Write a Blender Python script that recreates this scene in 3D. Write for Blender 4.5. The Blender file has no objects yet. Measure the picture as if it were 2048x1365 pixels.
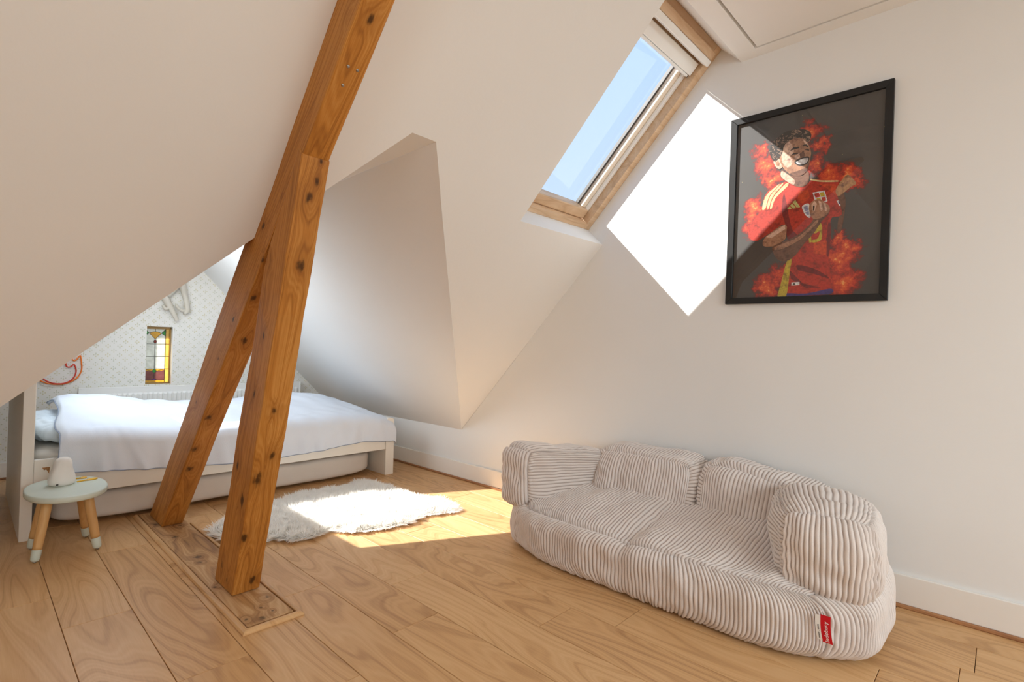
import bpy, bmesh, math, random
import numpy as np
from mathutils import Vector, Matrix

random.seed(7)
rng = np.random.default_rng(7)
scene = bpy.context.scene
COL = scene.collection

# ------------------------------------------------------------------ camera
EYE = (0.0, 0.0, 1.0)
YAW, PITCH, ROLL, FPX = 0.81212, 0.01457, 0.0239, 1039.0
fw = Vector((math.sin(YAW)*math.cos(PITCH), math.cos(YAW)*math.cos(PITCH), math.sin(PITCH)))
rt = Vector((math.cos(YAW), -math.sin(YAW), 0))
up = rt.cross(fw)
r2 = rt*math.cos(ROLL) + up*math.sin(ROLL)
u2 = -rt*math.sin(ROLL) + up*math.cos(ROLL)
cam_d = bpy.data.cameras.new('camera')
cam = bpy.data.objects.new('camera', cam_d)
COL.objects.link(cam)
cam_d.sensor_fit = 'HORIZONTAL'
cam_d.sensor_width = 36.0
cam_d.lens = 36.0*FPX/2048.0
cam_d.clip_start = 0.02
M = Matrix((( r2.x, u2.x, -fw.x, EYE[0]), (r2.y, u2.y, -fw.y, EYE[1]), (r2.z, u2.z, -fw.z, EYE[2]), (0, 0, 0, 1)))
cam.matrix_world = M
scene.camera = cam

# ------------------------------------------------------------------ sky
world = bpy.data.worlds.new('sky'); scene.world = world
world.use_nodes = True
wn = world.node_tree; wn.nodes.clear()
wo = wn.nodes.new('ShaderNodeOutputWorld'); wb = wn.nodes.new('ShaderNodeBackground')
tc = wn.nodes.new('ShaderNodeTexCoord'); sx = wn.nodes.new('ShaderNodeSeparateXYZ'); rp = wn.nodes.new('ShaderNodeValToRGB')
wn.links.new(tc.outputs['Generated'], sx.inputs[0]); wn.links.new(sx.outputs['Z'], rp.inputs[0])
rp.color_ramp.elements[0].position = 0.0; rp.color_ramp.elements[0].color = (0.68, 0.80, 0.98, 1)
rp.color_ramp.elements[1].position = 0.9; rp.color_ramp.elements[1].color = (0.36, 0.60, 0.97, 1)
wn.links.new(rp.outputs[0], wb.inputs[0]); wb.inputs[1].default_value = 1.03
wn.links.new(wb.outputs[0], wo.inputs[0])

# ------------------------------------------------------------------ sun
SUN_DIR = Vector((1.0, -1.06, -1.12)).normalized()
sd = bpy.data.lights.new('sun', 'SUN'); sd.energy = 10.8; sd.angle = math.radians(0.55); sd.color = (1.0, 0.97, 0.92)
so = bpy.data.objects.new('sun', sd); COL.objects.link(so)
so.rotation_mode = 'QUATERNION'; so.rotation_quaternion = SUN_DIR.to_track_quat('-Z', 'Y')
so.location = (-6, 9, 9)

# area lamps added to fill the room, standing in for window daylight
def fill_light(name, loc, direction, w, h, power, color=(0.86, 0.965, 1.0)):
    d = bpy.data.lights.new(name, 'AREA'); d.shape = 'RECTANGLE'; d.size = w; d.size_y = h
    d.energy = power; d.color = color
    o = bpy.data.objects.new(name, d); COL.objects.link(o)
    o.location = loc; o.rotation_mode = 'QUATERNION'
    o.rotation_quaternion = Vector(direction).to_track_quat('-Z', 'Y')
    return o
fill_light('roof_fill_light', (0.9, -2.25, 1.55), (0, 0.70, -0.72), 2.6, 1.3, 58)  # added fill from behind the camera, in a made-up roof opening
fill_light('side_fill_light', (-2.66, -1.2, 1.35), (1, 0, 0), 1.6, 1.5, 14)  # added fill from the left, in a made-up wall opening
fill_light('bed_window_fill', (0.66, 3.87, 1.40), (0.7145, 0, -0.6996), 0.85, 1.0, 11, (0.90, 0.965, 1.0))  # extra lamp below the bed window's pane, added to brighten the nook

vs = scene.view_settings
vs.view_transform = 'Standard'; vs.look = 'None'; vs.gamma = 1.0; vs.use_curve_mapping = False
vs.exposure = 0.16
scene.display_settings.display_device = 'sRGB'
scene.cycles.use_denoising = True
scene.cycles.max_bounces = 12
scene.cycles.caustics_reflective = False
scene.cycles.diffuse_bounces = 8
scene.cycles.transparent_max_bounces = 16

# ------------------------------------------------------------------ helpers
def tag(o, label=None, cat=None, group=None, kind=None):
    if label: o['label'] = label
    if cat: o['category'] = cat
    if group: o['group'] = group
    if kind: o['kind'] = kind
    return o

def empty(name, loc, label=None, cat=None, group=None, kind=None):
    o = bpy.data.objects.new(name, None); COL.objects.link(o); o.location = loc
    o.empty_display_size = 0.05
    return tag(o, label, cat, group, kind)

def wloc(o):
    p = Vector((0, 0, 0))
    while o is not None:
        p += o.location; o = o.parent
    return p

def link_mesh(name, me, mat=None, parent=None, smooth=False):
    """me holds world coordinates; shift them under the parent."""
    if parent is not None:
        off = wloc(parent)
        me.transform(Matrix.Translation(-off))
    if mat is not None and len(me.materials) == 0:
        me.materials.append(mat)
    if smooth:
        me.polygons.foreach_set('use_smooth', [True]*len(me.polygons))
    o = bpy.data.objects.new(name, me); COL.objects.link(o)
    if parent is not None:
        o.parent = parent
    return o

def mesh(name, verts, faces, mat=None, parent=None, smooth=False):
    me = bpy.data.meshes.new(name)
    me.from_pydata([tuple(v) for v in verts], [], [tuple(f) for f in faces]); me.update()
    return link_mesh(name, me, mat, parent, smooth)

def bm_to(name, bm, mat=None, parent=None, smooth=False):
    me = bpy.data.meshes.new(name)
    bmesh.ops.recalc_face_normals(bm, faces=bm.faces[:])
    bm.to_mesh(me); bm.free()
    return link_mesh(name, me, mat, parent, smooth)

def add_hex(bm, P):
    """P: 8 points, 0-3 bottom loop, 4-7 top loop"""
    v = [bm.verts.new(p) for p in P]
    for f in ((0, 3, 2, 1), (4, 5, 6, 7), (0, 1, 5, 4), (1, 2, 6, 5), (2, 3, 7, 6), (3, 0, 4, 7)):
        bm.faces.new([v[i] for i in f])
    return v

def add_box(bm, lo, hi, bev=0.0, seg=2):
    x0, y0, z0 = lo; x1, y1, z1 = hi
    b2 = bmesh.new()
    add_hex(b2, [(x0, y0, z0), (x1, y0, z0), (x1, y1, z0), (x0, y1, z0), (x0, y0, z1), (x1, y0, z1), (x1, y1, z1), (x0, y1, z1)])
    if bev > 0:
        bmesh.ops.bevel(b2, geom=b2.edges[:], offset=bev, segments=seg, affect='EDGES', profile=0.5)
    bmesh.ops.recalc_face_normals(b2, faces=b2.faces[:])
    tmp = bpy.data.meshes.new('t'); b2.to_mesh(tmp); b2.free(); bm.from_mesh(tmp); bpy.data.meshes.remove(tmp)

def box(name, lo, hi, mat, parent=None, bev=0.0, seg=2, smooth=False):
    bm = bmesh.new(); add_box(bm, lo, hi, bev, seg)
    return bm_to(name, bm, mat, parent, smooth)

def tube(name, pts, rad, mat, parent=None, n=10, closed=False, caps=True):
    """sweep a circle along pts; rad is a number or one per point"""
    P = [Vector(p) for p in pts]; m = len(P)
    R = rad if hasattr(rad, '__len__') else [rad]*m
    verts, faces = [], []
    prev = None
    for i in range(m):
        if closed:
            t = (P[(i+1) % m]-P[(i-1) % m]).normalized()
        else:
            t = (P[min(i+1, m-1)]-P[max(i-1, 0)]).normalized()
        if prev is None:
            a = Vector((0, 0, 1)) if abs(t.z) < 0.9 else Vector((1, 0, 0))
            nrm = t.cross(a).normalized()
        else:
            nrm = (prev - t*prev.dot(t)).normalized()
        prev = nrm; b = t.cross(nrm)
        for k in range(n):
            an = 2*math.pi*k/n
            verts.append(P[i] + (nrm*math.cos(an)+b*math.sin(an))*R[i])
    cnt = m if closed else m-1
    for i in range(cnt):
        j = (i+1) % m
        for k in range(n):
            k2 = (k+1) % n
            faces.append((i*n+k, i*n+k2, j*n+k2, j*n+k))
    if caps and not closed:
        faces.append(tuple(range(n-1, -1, -1))); faces.append(tuple((m-1)*n+k for k in range(n)))
    return mesh(name, verts, faces, mat, parent, True)

def catmull(pts, k=8, closed=False):
    P = [np.array(p, float) for p in pts]; out = []; m = len(P)
    rngi = range(m) if closed else range(m-1)
    for i in rngi:
        if closed:
            a, b, c, d = P[(i-1) % m], P[i], P[(i+1) % m], P[(i+2) % m]
        else:
            a, b, c, d = P[max(i-1, 0)], P[i], P[i+1], P[min(i+2, m-1)]
        for j in range(k):
            t = j/k
            out.append(0.5*((2*b)+(-a+c)*t+(2*a-5*b+4*c-d)*t*t+(-a+3*b-3*c+d)*t**3))
    if not closed: out.append(P[-1])
    return out

class Waves:
    """smooth pseudo noise in 3-D from random sine waves (numpy)"""
    def __init__(self, freq, n=14, seed=0):
        g = np.random.default_rng(seed)
        d = g.normal(size=(n, 3)); d /= np.linalg.norm(d, axis=1)[:, None]
        self.k = d*freq*g.uniform(0.5, 1.6, n)[:, None]*2*np.pi
        self.p = g.uniform(0, 6.28, n); self.n = n
    def __call__(self, P):
        P = np.asarray(P, float)
        return np.sin(P @ self.k.T + self.p).sum(-1)/math.sqrt(self.n)

# ------------------------------------------------------------------ materials
def new_mat(name):
    m = bpy.data.materials.new(name); m.use_nodes = True
    nt = m.node_tree; nt.nodes.clear()
    out = nt.nodes.new('ShaderNodeOutputMaterial'); b = nt.nodes.new('ShaderNodeBsdfPrincipled')
    nt.links.new(b.outputs[0], out.inputs[0])
    return m, nt, b, out

def N(nt, typ, **kw):
    n = nt.nodes.new(typ)
    for k, v in kw.items():
        setattr(n, k, v)
    return n

def math_n(nt, op, a, b=None, c=None):
    n = nt.nodes.new('ShaderNodeMath'); n.operation = op
    for i, v in enumerate((a, b, c)):
        if v is None: continue
        if isinstance(v, (int, float)): n.inputs[i].default_value = v
        else: nt.links.new(v, n.inputs[i])
    return n.outputs[0]

def mix_rgb(nt, fac, a, b, blend='MIX'):
    n = nt.nodes.new('ShaderNodeMix'); n.data_type = 'RGBA'; n.blend_type = blend
    for i, v in ((0, fac), (6, a), (7, b)):
        if isinstance(v, (int, float)): n.inputs[i].default_value = v
        elif isinstance(v, tuple): n.inputs[i].default_value = (*v, 1) if len(v) == 3 else v
        else: nt.links.new(v, n.inputs[i])
    return n.outputs[2]

def ramp(nt, fac, stops, interp='LINEAR'):
    n = nt.nodes.new('ShaderNodeValToRGB'); cr = n.color_ramp; cr.interpolation = interp
    while len(cr.elements) < len(stops): cr.elements.new(0.5)
    for e, (p, c) in zip(cr.elements, stops):
        e.position = p; e.color = (*c, 1)
    nt.links.new(fac, n.inputs[0])
    return n.outputs[0]

def noise(nt, vec, scale, detail=2, rough=0.5, dist=0.0):
    n = nt.nodes.new('ShaderNodeTexNoise'); n.inputs['Scale'].default_value = scale
    n.inputs['Detail'].default_value = detail; n.inputs['Roughness'].default_value = rough
    n.inputs['Distortion'].default_value = dist
    if vec is not None: nt.links.new(vec, n.inputs['Vector'])
    return n.outputs[0]

def mapping(nt, vec, scale=(1, 1, 1), loc=(0, 0, 0), rot=(0, 0, 0)):
    n = nt.nodes.new('ShaderNodeMapping')
    n.inputs['Scale'].default_value = scale; n.inputs['Location'].default_value = loc; n.inputs['Rotation'].default_value = rot
    nt.links.new(vec, n.inputs['Vector'])
    return n.outputs[0]

def bump(nt, b, height, strength=0.2, dist=0.01):
    n = nt.nodes.new('ShaderNodeBump'); n.inputs['Strength'].default_value = strength; n.inputs['Distance'].default_value = dist
    nt.links.new(height, n.inputs['Height']); nt.links.new(n.outputs[0], b.inputs['Normal'])

def objco(nt):
    return nt.nodes.new('ShaderNodeTexCoord').outputs['Object']

def plain(name, col, rough=0.5, spec=0.5, metal=0.0, var=0.04, nscale=6.0, bmp=0.0, bscale=80.0):
    m, nt, b, out = new_mat(name)
    co = objco(nt)
    f = noise(nt, co, nscale, 3)
    lo = tuple(c*(1-var) for c in col); hi = tuple(min(1, c*(1+var)) for c in col)
    nt.links.new(ramp(nt, f, [(0.3, lo), (0.7, hi)]), b.inputs['Base Color'])
    b.inputs['Roughness'].default_value = rough; b.inputs['Metallic'].default_value = metal
    b.inputs['Specular IOR Level'].default_value = spec
    if bmp > 0:
        bump(nt, b, noise(nt, co, bscale, 3), bmp, 0.004)
    return m

MAT = {}
MAT['plaster'] = plain('white_plaster', (0.79, 0.79, 0.775), 0.85, 0.2, var=0.012, nscale=1.5, bmp=0.10, bscale=45)
MAT['plaster_smooth'] = plain('white_paint', (0.84, 0.83, 0.81), 0.6, 0.3, var=0.01, nscale=2)
MAT['white_trim'] = plain('white_trim_paint', (0.82, 0.79, 0.74), 0.4, 0.4, var=0.015)
MAT['bed_white'] = plain('white_lacquer', (0.84, 0.805, 0.73), 0.35, 0.5, var=0.01)
MAT['black_frame'] = plain('black_frame_paint', (0.012, 0.012, 0.012), 0.45, 0.4, var=0.2)
MAT['dark_gap'] = plain('dark_gap', (0.10, 0.085, 0.08), 0.9, 0.1)
MAT['mint'] = plain('mint_paint', (0.60, 0.66, 0.58), 0.4, 0.4, var=0.015)
MAT['silicone'] = plain('white_silicone', (0.83, 0.80, 0.75), 0.6, 0.3, var=0.01)
MAT['yellow'] = plain('mustard_plastic', (0.80, 0.45, 0.03), 0.4, 0.4)
MAT['red_tube'] = plain('red_tube', (0.62, 0.04, 0.02), 0.35, 0.4)
MAT['orange_tube'] = plain('orange_tube', (0.85, 0.20, 0.02), 0.35, 0.4)
MAT['radiator'] = plain('radiator_enamel', (0.84, 0.84, 0.82), 0.35, 0.5, var=0.01)
MAT['steel'] = plain('screw_steel', (0.35, 0.32, 0.29), 0.4, 0.5, metal=0.9)
MAT['lead'] = plain('lead_came', (0.10, 0.095, 0.09), 0.5, 0.4, metal=0.5)
MAT['brass'] = plain('gold_frame', (0.33, 0.20, 0.06), 0.4, 0.5, metal=0.2)
MAT['ornament'] = plain('cream_resin', (0.62, 0.58, 0.50), 0.5, 0.4)
MAT['blind'] = plain('white_aluminium', (0.85, 0.85, 0.83), 0.35, 0.5, var=0.01)
MAT['cream_sash'] = plain('cream_sash', (0.80, 0.70, 0.58), 0.5, 0.4, var=0.02)
MAT['sheet'] = plain('white_cotton', (0.72, 0.77, 0.85), 0.9, 0.1, var=0.015, nscale=9, bmp=0.15, bscale=160)
MAT['pillowcase'] = plain('pale_blue_cotton', (0.70, 0.78, 0.85), 0.9, 0.1, var=0.02, nscale=9, bmp=0.15, bscale=160)
MAT['mattress'] = plain('mattress_ticking', (0.73, 0.67, 0.60), 0.9, 0.1, var=0.03, nscale=8, bmp=0.15, bscale=140)
MAT['piping'] = plain('blue_grey_piping', (0.30, 0.35, 0.45), 0.8, 0.2)
MAT['red_label'] = plain('red_woven_label', (0.55, 0.01, 0.015), 0.7, 0.2)
MAT['white_label'] = plain('white_woven_label', (0.78, 0.74, 0.68), 0.8, 0.2)
MAT['text_white'] = plain('white_thread', (0.85, 0.78, 0.74), 0.8, 0.2)
MAT['text_dark'] = plain('dark_print', (0.08, 0.07, 0.07), 0.8, 0.2)
MAT['sticker'] = plain('torn_brown_sticker', (0.40, 0.20, 0.08), 0.8, 0.2, var=0.4, nscale=90)

def wood(name, cols, coord='Object', stretch=(1.0, 0.10, 1.0), scale=7.0, rings=5.5, rough=0.42, knots=False, randomize=True,
         contrast=1.0, ringmix=0.55, fibre=(160, 4, 160), spec=0.4, kasp=(1, 1, 0.62), khalo=4.0, kdark=0.86, coat=0.0, bmp=0.05):
    """cols: (dark, mid, light)"""
    m, nt, b, out = new_mat(name)
    if coord == 'Object':
        co = objco(nt)
    else:
        a = N(nt, 'ShaderNodeAttribute'); a.attribute_name = coord; co = a.outputs['Vector']
    if randomize:
        oi = N(nt, 'ShaderNodeObjectInfo')
        cx = N(nt, 'ShaderNodeCombineXYZ')
        for i, k in enumerate((17.3, 41.7, 5.1)):
            nt.links.new(math_n(nt, 'MULTIPLY', oi.outputs['Random'], k), cx.inputs[i])
        ad = N(nt, 'ShaderNodeVectorMath'); ad.operation = 'ADD'
        nt.links.new(co, ad.inputs[0]); nt.links.new(cx.outputs[0], ad.inputs[1]); cor = ad.outputs[0]
    else:
        cor = co
    st = mapping(nt, cor, stretch)
    n1 = noise(nt, st, scale, 1.5, 0.45, 0.25)
    ph = math_n(nt, 'MULTIPLY', n1, rings*6.283)
    if knots:
        # knots listed as (x, y, z, radius) in the grain coordinates; they bend the rings around them
        rag = math_n(nt, 'MULTIPLY_ADD', noise(nt, mapping(nt, co, (70, 70, 28)), 1.0, 3), 1.5, -0.75)
        best = None
        for kx, ky, kz, kr in knots:
            df = N(nt, 'ShaderNodeVectorMath'); df.operation = 'SUBTRACT'; nt.links.new(co, df.inputs[0]); df.inputs[1].default_value = (kx, ky, kz)
            ml = N(nt, 'ShaderNodeVectorMath'); ml.operation = 'MULTIPLY'; nt.links.new(df.outputs[0], ml.inputs[0])
            ml.inputs[1].default_value = tuple(q/kr for q in kasp)
            le = N(nt, 'ShaderNodeVectorMath'); le.operation = 'LENGTH'; nt.links.new(ml.outputs[0], le.inputs[0])
            best = le.outputs['Value'] if best is None else math_n(nt, 'MINIMUM', best, le.outputs['Value'])
        kn = N(nt, 'ShaderNodeMapRange'); kn.interpolation_type = 'SMOOTHSTEP'
        nt.links.new(math_n(nt, 'ADD', best, rag), kn.inputs[0]); kn.inputs[1].default_value = 0.15; kn.inputs[2].default_value = 0.85
        kn.inputs[3].default_value = 1; kn.inputs[4].default_value = 0
        kmask = kn.outputs[0]
        halo = N(nt, 'ShaderNodeMapRange'); halo.interpolation_type = 'SMOOTHSTEP'
        nt.links.new(best, halo.inputs[0]); halo.inputs[1].default_value = 0.2; halo.inputs[2].default_value = 3.4
        halo.inputs[3].default_value = 1; halo.inputs[4].default_value = 0
        infl = halo.outputs[0]
        ph = math_n(nt, 'ADD', ph, math_n(nt, 'MULTIPLY', infl, khalo))
    s = math_n(nt, 'SINE', ph)
    g = math_n(nt, 'MULTIPLY_ADD', s, 0.5, 0.5)
    g = math_n(nt, 'POWER', g, 2.2)
    fine = math_n(nt, 'MULTIPLY_ADD', math_n(nt, 'SINE', math_n(nt, 'MULTIPLY', ph, 3.7)), 0.5, 0.5)
    fb = noise(nt, mapping(nt, cor, fibre), 1.0, 4, 0.6)
    broad = noise(nt, mapping(nt, cor, (3.2, 0.8, 3.2) if coord == 'Object' else (5, 5, 1.2)), 1.0, 2)
    v = math_n(nt, 'MULTIPLY_ADD', g, -ringmix*0.5*contrast, 0.62)
    v = math_n(nt, 'ADD', v, math_n(nt, 'MULTIPLY_ADD', fine, -0.16*contrast, 0.08*contrast))
    v = math_n(nt, 'ADD', v, math_n(nt, 'MULTIPLY_ADD', fb, 0.5*contrast, -0.25*contrast))
    v = math_n(nt, 'ADD', v, math_n(nt, 'MULTIPLY_ADD', broad, 0.7*contrast, -0.35*contrast))
    if randomize:
        v = math_n(nt, 'ADD', v, math_n(nt, 'MULTIPLY_ADD', oi.outputs['Random'], 0.16, -0.08))
    c = ramp(nt, v, [(0.10, cols[0]), (0.5, cols[1]), (0.86, cols[2])])
    if knots:
        kc = tuple(x*0.14 for x in cols[0])
        c = mix_rgb(nt, math_n(nt, 'MULTIPLY', infl, 0.30 if khalo else 0.0), c, cols[0])
        c = mix_rgb(nt, math_n(nt, 'MULTIPLY', kmask, kdark), c, kc)
    nt.links.new(c, b.inputs['Base Color'])
    b.inputs['Roughness'].default_value = rough; b.inputs['Specular IOR Level'].default_value = spec
    b.inputs['Coat Weight'].default_value = coat; b.inputs['Coat Roughness'].default_value = 0.25
    bump(nt, b, fb, bmp, 0.003)
    return m

MAT['plank'] = wood('oak_laminate', ((0.36, 0.18, 0.065), (0.60, 0.35, 0.155), (0.70, 0.45, 0.225)), stretch=(1, 0.17, 1), scale=4.6, rings=15.0, rough=0.36, contrast=0.75, ringmix=0.60, fibre=(240, 9, 240))
MAT['oak_strip'] = wood('oak_strip', ((0.26, 0.11, 0.05), (0.38, 0.18, 0.08), (0.48, 0.25, 0.11)), rough=0.5)
KNOTS_RAFTER = [(1.728, -2.322, 0.394, 0.0127), (1.728, -2.406, 0.313, 0.006), (1.728, -2.361, -0.377, 0.0143), (1.728, -2.279, -0.464, 0.0107), (1.728, -2.328, -0.81, 0.0138), (1.728, -2.331, -1.038, 0.0125), (1.728, -2.385, -1.393, 0.0136), (1.758, -2.275, 0.42, 0.0154), (1.748, -2.275, -0.645, 0.0151), (1.774, -2.275, -0.873, 0.0181), (1.76, -2.275, -1.363, 0.0223), (1.752, -2.275, -1.604, 0.0187), (1.765, -2.275, -1.761, 0.0217)]
KNOTS_POST = [(4.733, -2.154, 0.659, 0.0139), (4.733, -2.126, 0.395, 0.016), (4.733, -2.133, 0.171, 0.0182), (4.733, -2.19, -0.147, 0.0192), (4.733, -2.104, -0.252, 0.0226), (4.733, -2.205, -0.599, 0.0201), (4.733, -2.135, -0.629, 0.0177), (4.784, -2.025, 1.025, 0.0081), (4.781, -2.027, 0.958, 0.0147), (4.763, -2.028, 0.904, 0.018), (4.777, -2.034, 0.674, 0.022), (4.777, -2.047, 0.139, 0.0126), (4.796, -2.051, -0.046, 0.0167), (4.76, -2.054, -0.139, 0.0277), (4.75, -2.06, -0.387, 0.0189), (4.81, -2.065, -0.595, 0.0158)]
STAINS_SILL = [(0.757, 3.017, 0.012, 0.0201), (0.762, 2.67, 0.012, 0.0206), (0.753, 2.602, 0.012, 0.0134), (0.821, 3.187, 0.012, 0.0133), (0.761, 1.926, 0.012, 0.0179), (0.719, 1.952, 0.012, 0.0125), (0.789, 2.004, 0.012, 0.0093), (0.838, 2.07, 0.012, 0.0155), (0.73, 3.291, 0.012, 0.0161), (0.771, 2.22, 0.012, 0.01), (0.81, 1.952, 0.012, 0.0074), (0.722, 2.297, 0.012, 0.0121)]
BEAMC = ((0.22, 0.075, 0.012), (0.44, 0.175, 0.030), (0.60, 0.285, 0.070))
BEAMK = dict(coord='grain', stretch=(3.0, 3.0, 0.14), scale=4.0, rings=13.0, rough=0.5, spec=0.25, randomize=False, contrast=1.0, ringmix=0.42, fibre=(190, 190, 6), coat=0.0, bmp=0.12)
MAT['rafter'] = wood('old_pine_rafter', BEAMC, knots=KNOTS_RAFTER, **BEAMK)
MAT['post'] = wood('old_pine_post', BEAMC, knots=KNOTS_POST, **BEAMK)
SILL_AT = (0.785, 2.70, 0.0)
MAT['sill'] = wood('worn_pine_board', ((0.26, 0.13, 0.055), (0.48, 0.27, 0.11), (0.62, 0.40, 0.21)), stretch=(1.2, 0.15, 1.2), scale=7, rings=6, rough=0.6,
                   knots=[(x-SILL_AT[0], y-SILL_AT[1], z, r) for x, y, z, r in STAINS_SILL], kasp=(1, 0.8, 1), khalo=4.0, kdark=0.72, contrast=1.2, randomize=False)
MAT['pine'] = wood('pine_window_frame', ((0.44, 0.27, 0.15), (0.60, 0.41, 0.25), (0.72, 0.55, 0.38)), stretch=(0.15, 1.0, 1.0), scale=12, rings=4, rough=0.5, fibre=(6, 150, 150), contrast=0.7)
MAT['leg_wood'] = wood('beech_leg', ((0.50, 0.25, 0.08), (0.62, 0.35, 0.13), (0.70, 0.45, 0.20)), stretch=(1, 1, 0.12), scale=16, rings=3, rough=0.45, fibre=(150, 150, 8), contrast=0.6)

def glass_mat(name, tint=(1, 1, 1), refl=1.0, ior=1.45):
    m = bpy.data.materials.new(name); m.use_nodes = True
    nt = m.node_tree; nt.nodes.clear()
    out = N(nt, 'ShaderNodeOutputMaterial'); tr = N(nt, 'ShaderNodeBsdfTransparent'); gl = N(nt, 'ShaderNodeBsdfGlossy')
    gl.inputs['Roughness'].default_value = 0.01
    tr.inputs[0].default_value = (*tint, 1)
    lw_ = N(nt, 'ShaderNodeLayerWeight'); lw_.inputs[0].default_value = 0.5
    fr = math_n(nt, 'MULTIPLY_ADD', math_n(nt, 'POWER', lw_.outputs['Facing'], 5.0), 0.9, 0.045)
    mx = N(nt, 'ShaderNodeMixShader')
    nt.links.new(math_n(nt, 'MULTIPLY', fr, refl), mx.inputs[0])
    nt.links.new(tr.outputs[0], mx.inputs[1]); nt.links.new(gl.outputs[0], mx.inputs[2]); nt.links.new(mx.outputs[0], out.inputs[0])
    return m
MAT['glass'] = glass_mat('clear_glass', (0.97, 0.985, 1.0))
MAT['poster_glass'] = glass_mat('poster_glass', (0.96, 0.96, 0.96), 1.3)

def stained(name, col, trans=0.5):
    m = bpy.data.materials.new(name); m.use_nodes = True
    nt = m.node_tree; nt.nodes.clear()
    out = N(nt, 'ShaderNodeOutputMaterial')
    co = objco(nt); f = noise(nt, co, 40, 3)
    c = ramp(nt, f, [(0.3, tuple(x*0.8 for x in col)), (0.7, col)])
    tr = N(nt, 'ShaderNodeBsdfTransparent'); tl = N(nt, 'ShaderNodeBsdfTranslucent'); gl = N(nt, 'ShaderNodeBsdfGlossy')
    gl.inputs['Roughness'].default_value = 0.15
    nt.links.new(c, tr.inputs[0]); nt.links.new(c, tl.inputs[0])
    mx = N(nt, 'ShaderNodeMixShader'); mx.inputs[0].default_value = trans
    nt.links.new(tr.outputs[0], mx.inputs[1]); nt.links.new(tl.outputs[0], mx.inputs[2])
    m2 = N(nt, 'ShaderNodeMixShader'); m2.inputs[0].default_value = 0.06
    nt.links.new(mx.outputs[0], m2.inputs[1]); nt.links.new(gl.outputs[0], m2.inputs[2]); nt.links.new(m2.outputs[0], out.inputs[0])
    return m

def wallpaper():
    m, nt, b, out = new_mat('dotted_wallpaper')
    co = objco(nt); s = N(nt, 'ShaderNodeSeparateXYZ'); nt.links.new(co, s.inputs[0])
    U = math_n(nt, 'DIVIDE', s.outputs['X'], 0.074); V = math_n(nt, 'DIVIDE', s.outputs['Z'], 0.070)
    best = None
    for off in (0.0, 0.5):
        a = math_n(nt, 'ABSOLUTE', math_n(nt, 'SUBTRACT', math_n(nt, 'FRACT', math_n(nt, 'ADD', U, off)), 0.5))
        c = math_n(nt, 'ABSOLUTE', math_n(nt, 'SUBTRACT', math_n(nt, 'FRACT', math_n(nt, 'ADD', V, off)), 0.5))
        for px, pz in ((0.17, 0.0), (0.0, 0.17), (0.0, 0.0)):
            dx = math_n(nt, 'SUBTRACT', a, px); dz = math_n(nt, 'SUBTRACT', c, pz)
            d = math_n(nt, 'SQRT', math_n(nt, 'ADD', math_n(nt, 'MULTIPLY', dx, dx), math_n(nt, 'MULTIPLY', dz, dz)))
            if (px, pz) == (0.0, 0.0): d = math_n(nt, 'ADD', d, 0.015)
            best = d if best is None else math_n(nt, 'MINIMUM', best, d)
    mr = N(nt, 'ShaderNodeMapRange'); nt.links.new(best, mr.inputs[0])
    mr.inputs[1].default_value = 0.035; mr.inputs[2].default_value = 0.075; mr.inputs[3].default_value = 1; mr.inputs[4].default_value = 0
    hue = ramp(nt, noise(nt, co, 30, 1), [(0.42, (0.52, 0.44, 0.12)), (0.55, (0.40, 0.42, 0.28))])
    c = mix_rgb(nt, math_n(nt, 'MULTIPLY', mr.outputs[0], 0.6), (0.80, 0.79, 0.75), hue)
    nt.links.new(c, b.inputs['Base Color']); b.inputs['Roughness'].default_value = 0.8; b.inputs['Specular IOR Level'].default_value = 0.2
    return m
MAT['wallpaper'] = wallpaper()

def corduroy():
    m, nt, b, out = new_mat('ribbed_corduroy')
    co = objco(nt)
    f = noise(nt, co, 5, 3); f2 = noise(nt, co, 420, 2)
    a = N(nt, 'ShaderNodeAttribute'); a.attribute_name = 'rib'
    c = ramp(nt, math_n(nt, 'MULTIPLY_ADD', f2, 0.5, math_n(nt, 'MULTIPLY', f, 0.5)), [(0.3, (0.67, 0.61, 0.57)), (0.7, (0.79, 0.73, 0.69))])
    # base colour turns darker brown in the grooves between the cords
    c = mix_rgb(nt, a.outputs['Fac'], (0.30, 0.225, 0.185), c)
    nt.links.new(c, b.inputs['Base Color']); b.inputs['Roughness'].default_value = 0.95
    b.inputs['Specular IOR Level'].default_value = 0.1
    b.inputs['Sheen Weight'].default_value = 0.25; b.inputs['Sheen Roughness'].default_value = 0.5
    bump(nt, b, f2, 0.12, 0.002)
    return m
MAT['cord'] = corduroy()

m = bpy.data.materials.new('sheep_wool'); m.use_nodes = True
nt = m.node_tree; nt.nodes.clear()
out = N(nt, 'ShaderNodeOutputMaterial'); df = N(nt, 'ShaderNodeBsdfDiffuse'); tl = N(nt, 'ShaderNodeBsdfTranslucent'); mx = N(nt, 'ShaderNodeMixShader')
wc_ = ramp(nt, noise(nt, objco(nt), 25, 2), [(0.3, (0.95, 0.93, 0.89)), (0.7, (0.985, 0.97, 0.945))])
nt.links.new(wc_, df.inputs[0]); nt.links.new(wc_, tl.inputs[0]); mx.inputs[0].default_value = 0.45
nt.links.new(df.outputs[0], mx.inputs[1]); nt.links.new(tl.outputs[0], mx.inputs[2]); nt.links.new(mx.outputs[0], out.inputs[0])
MAT['wool'] = m

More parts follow.
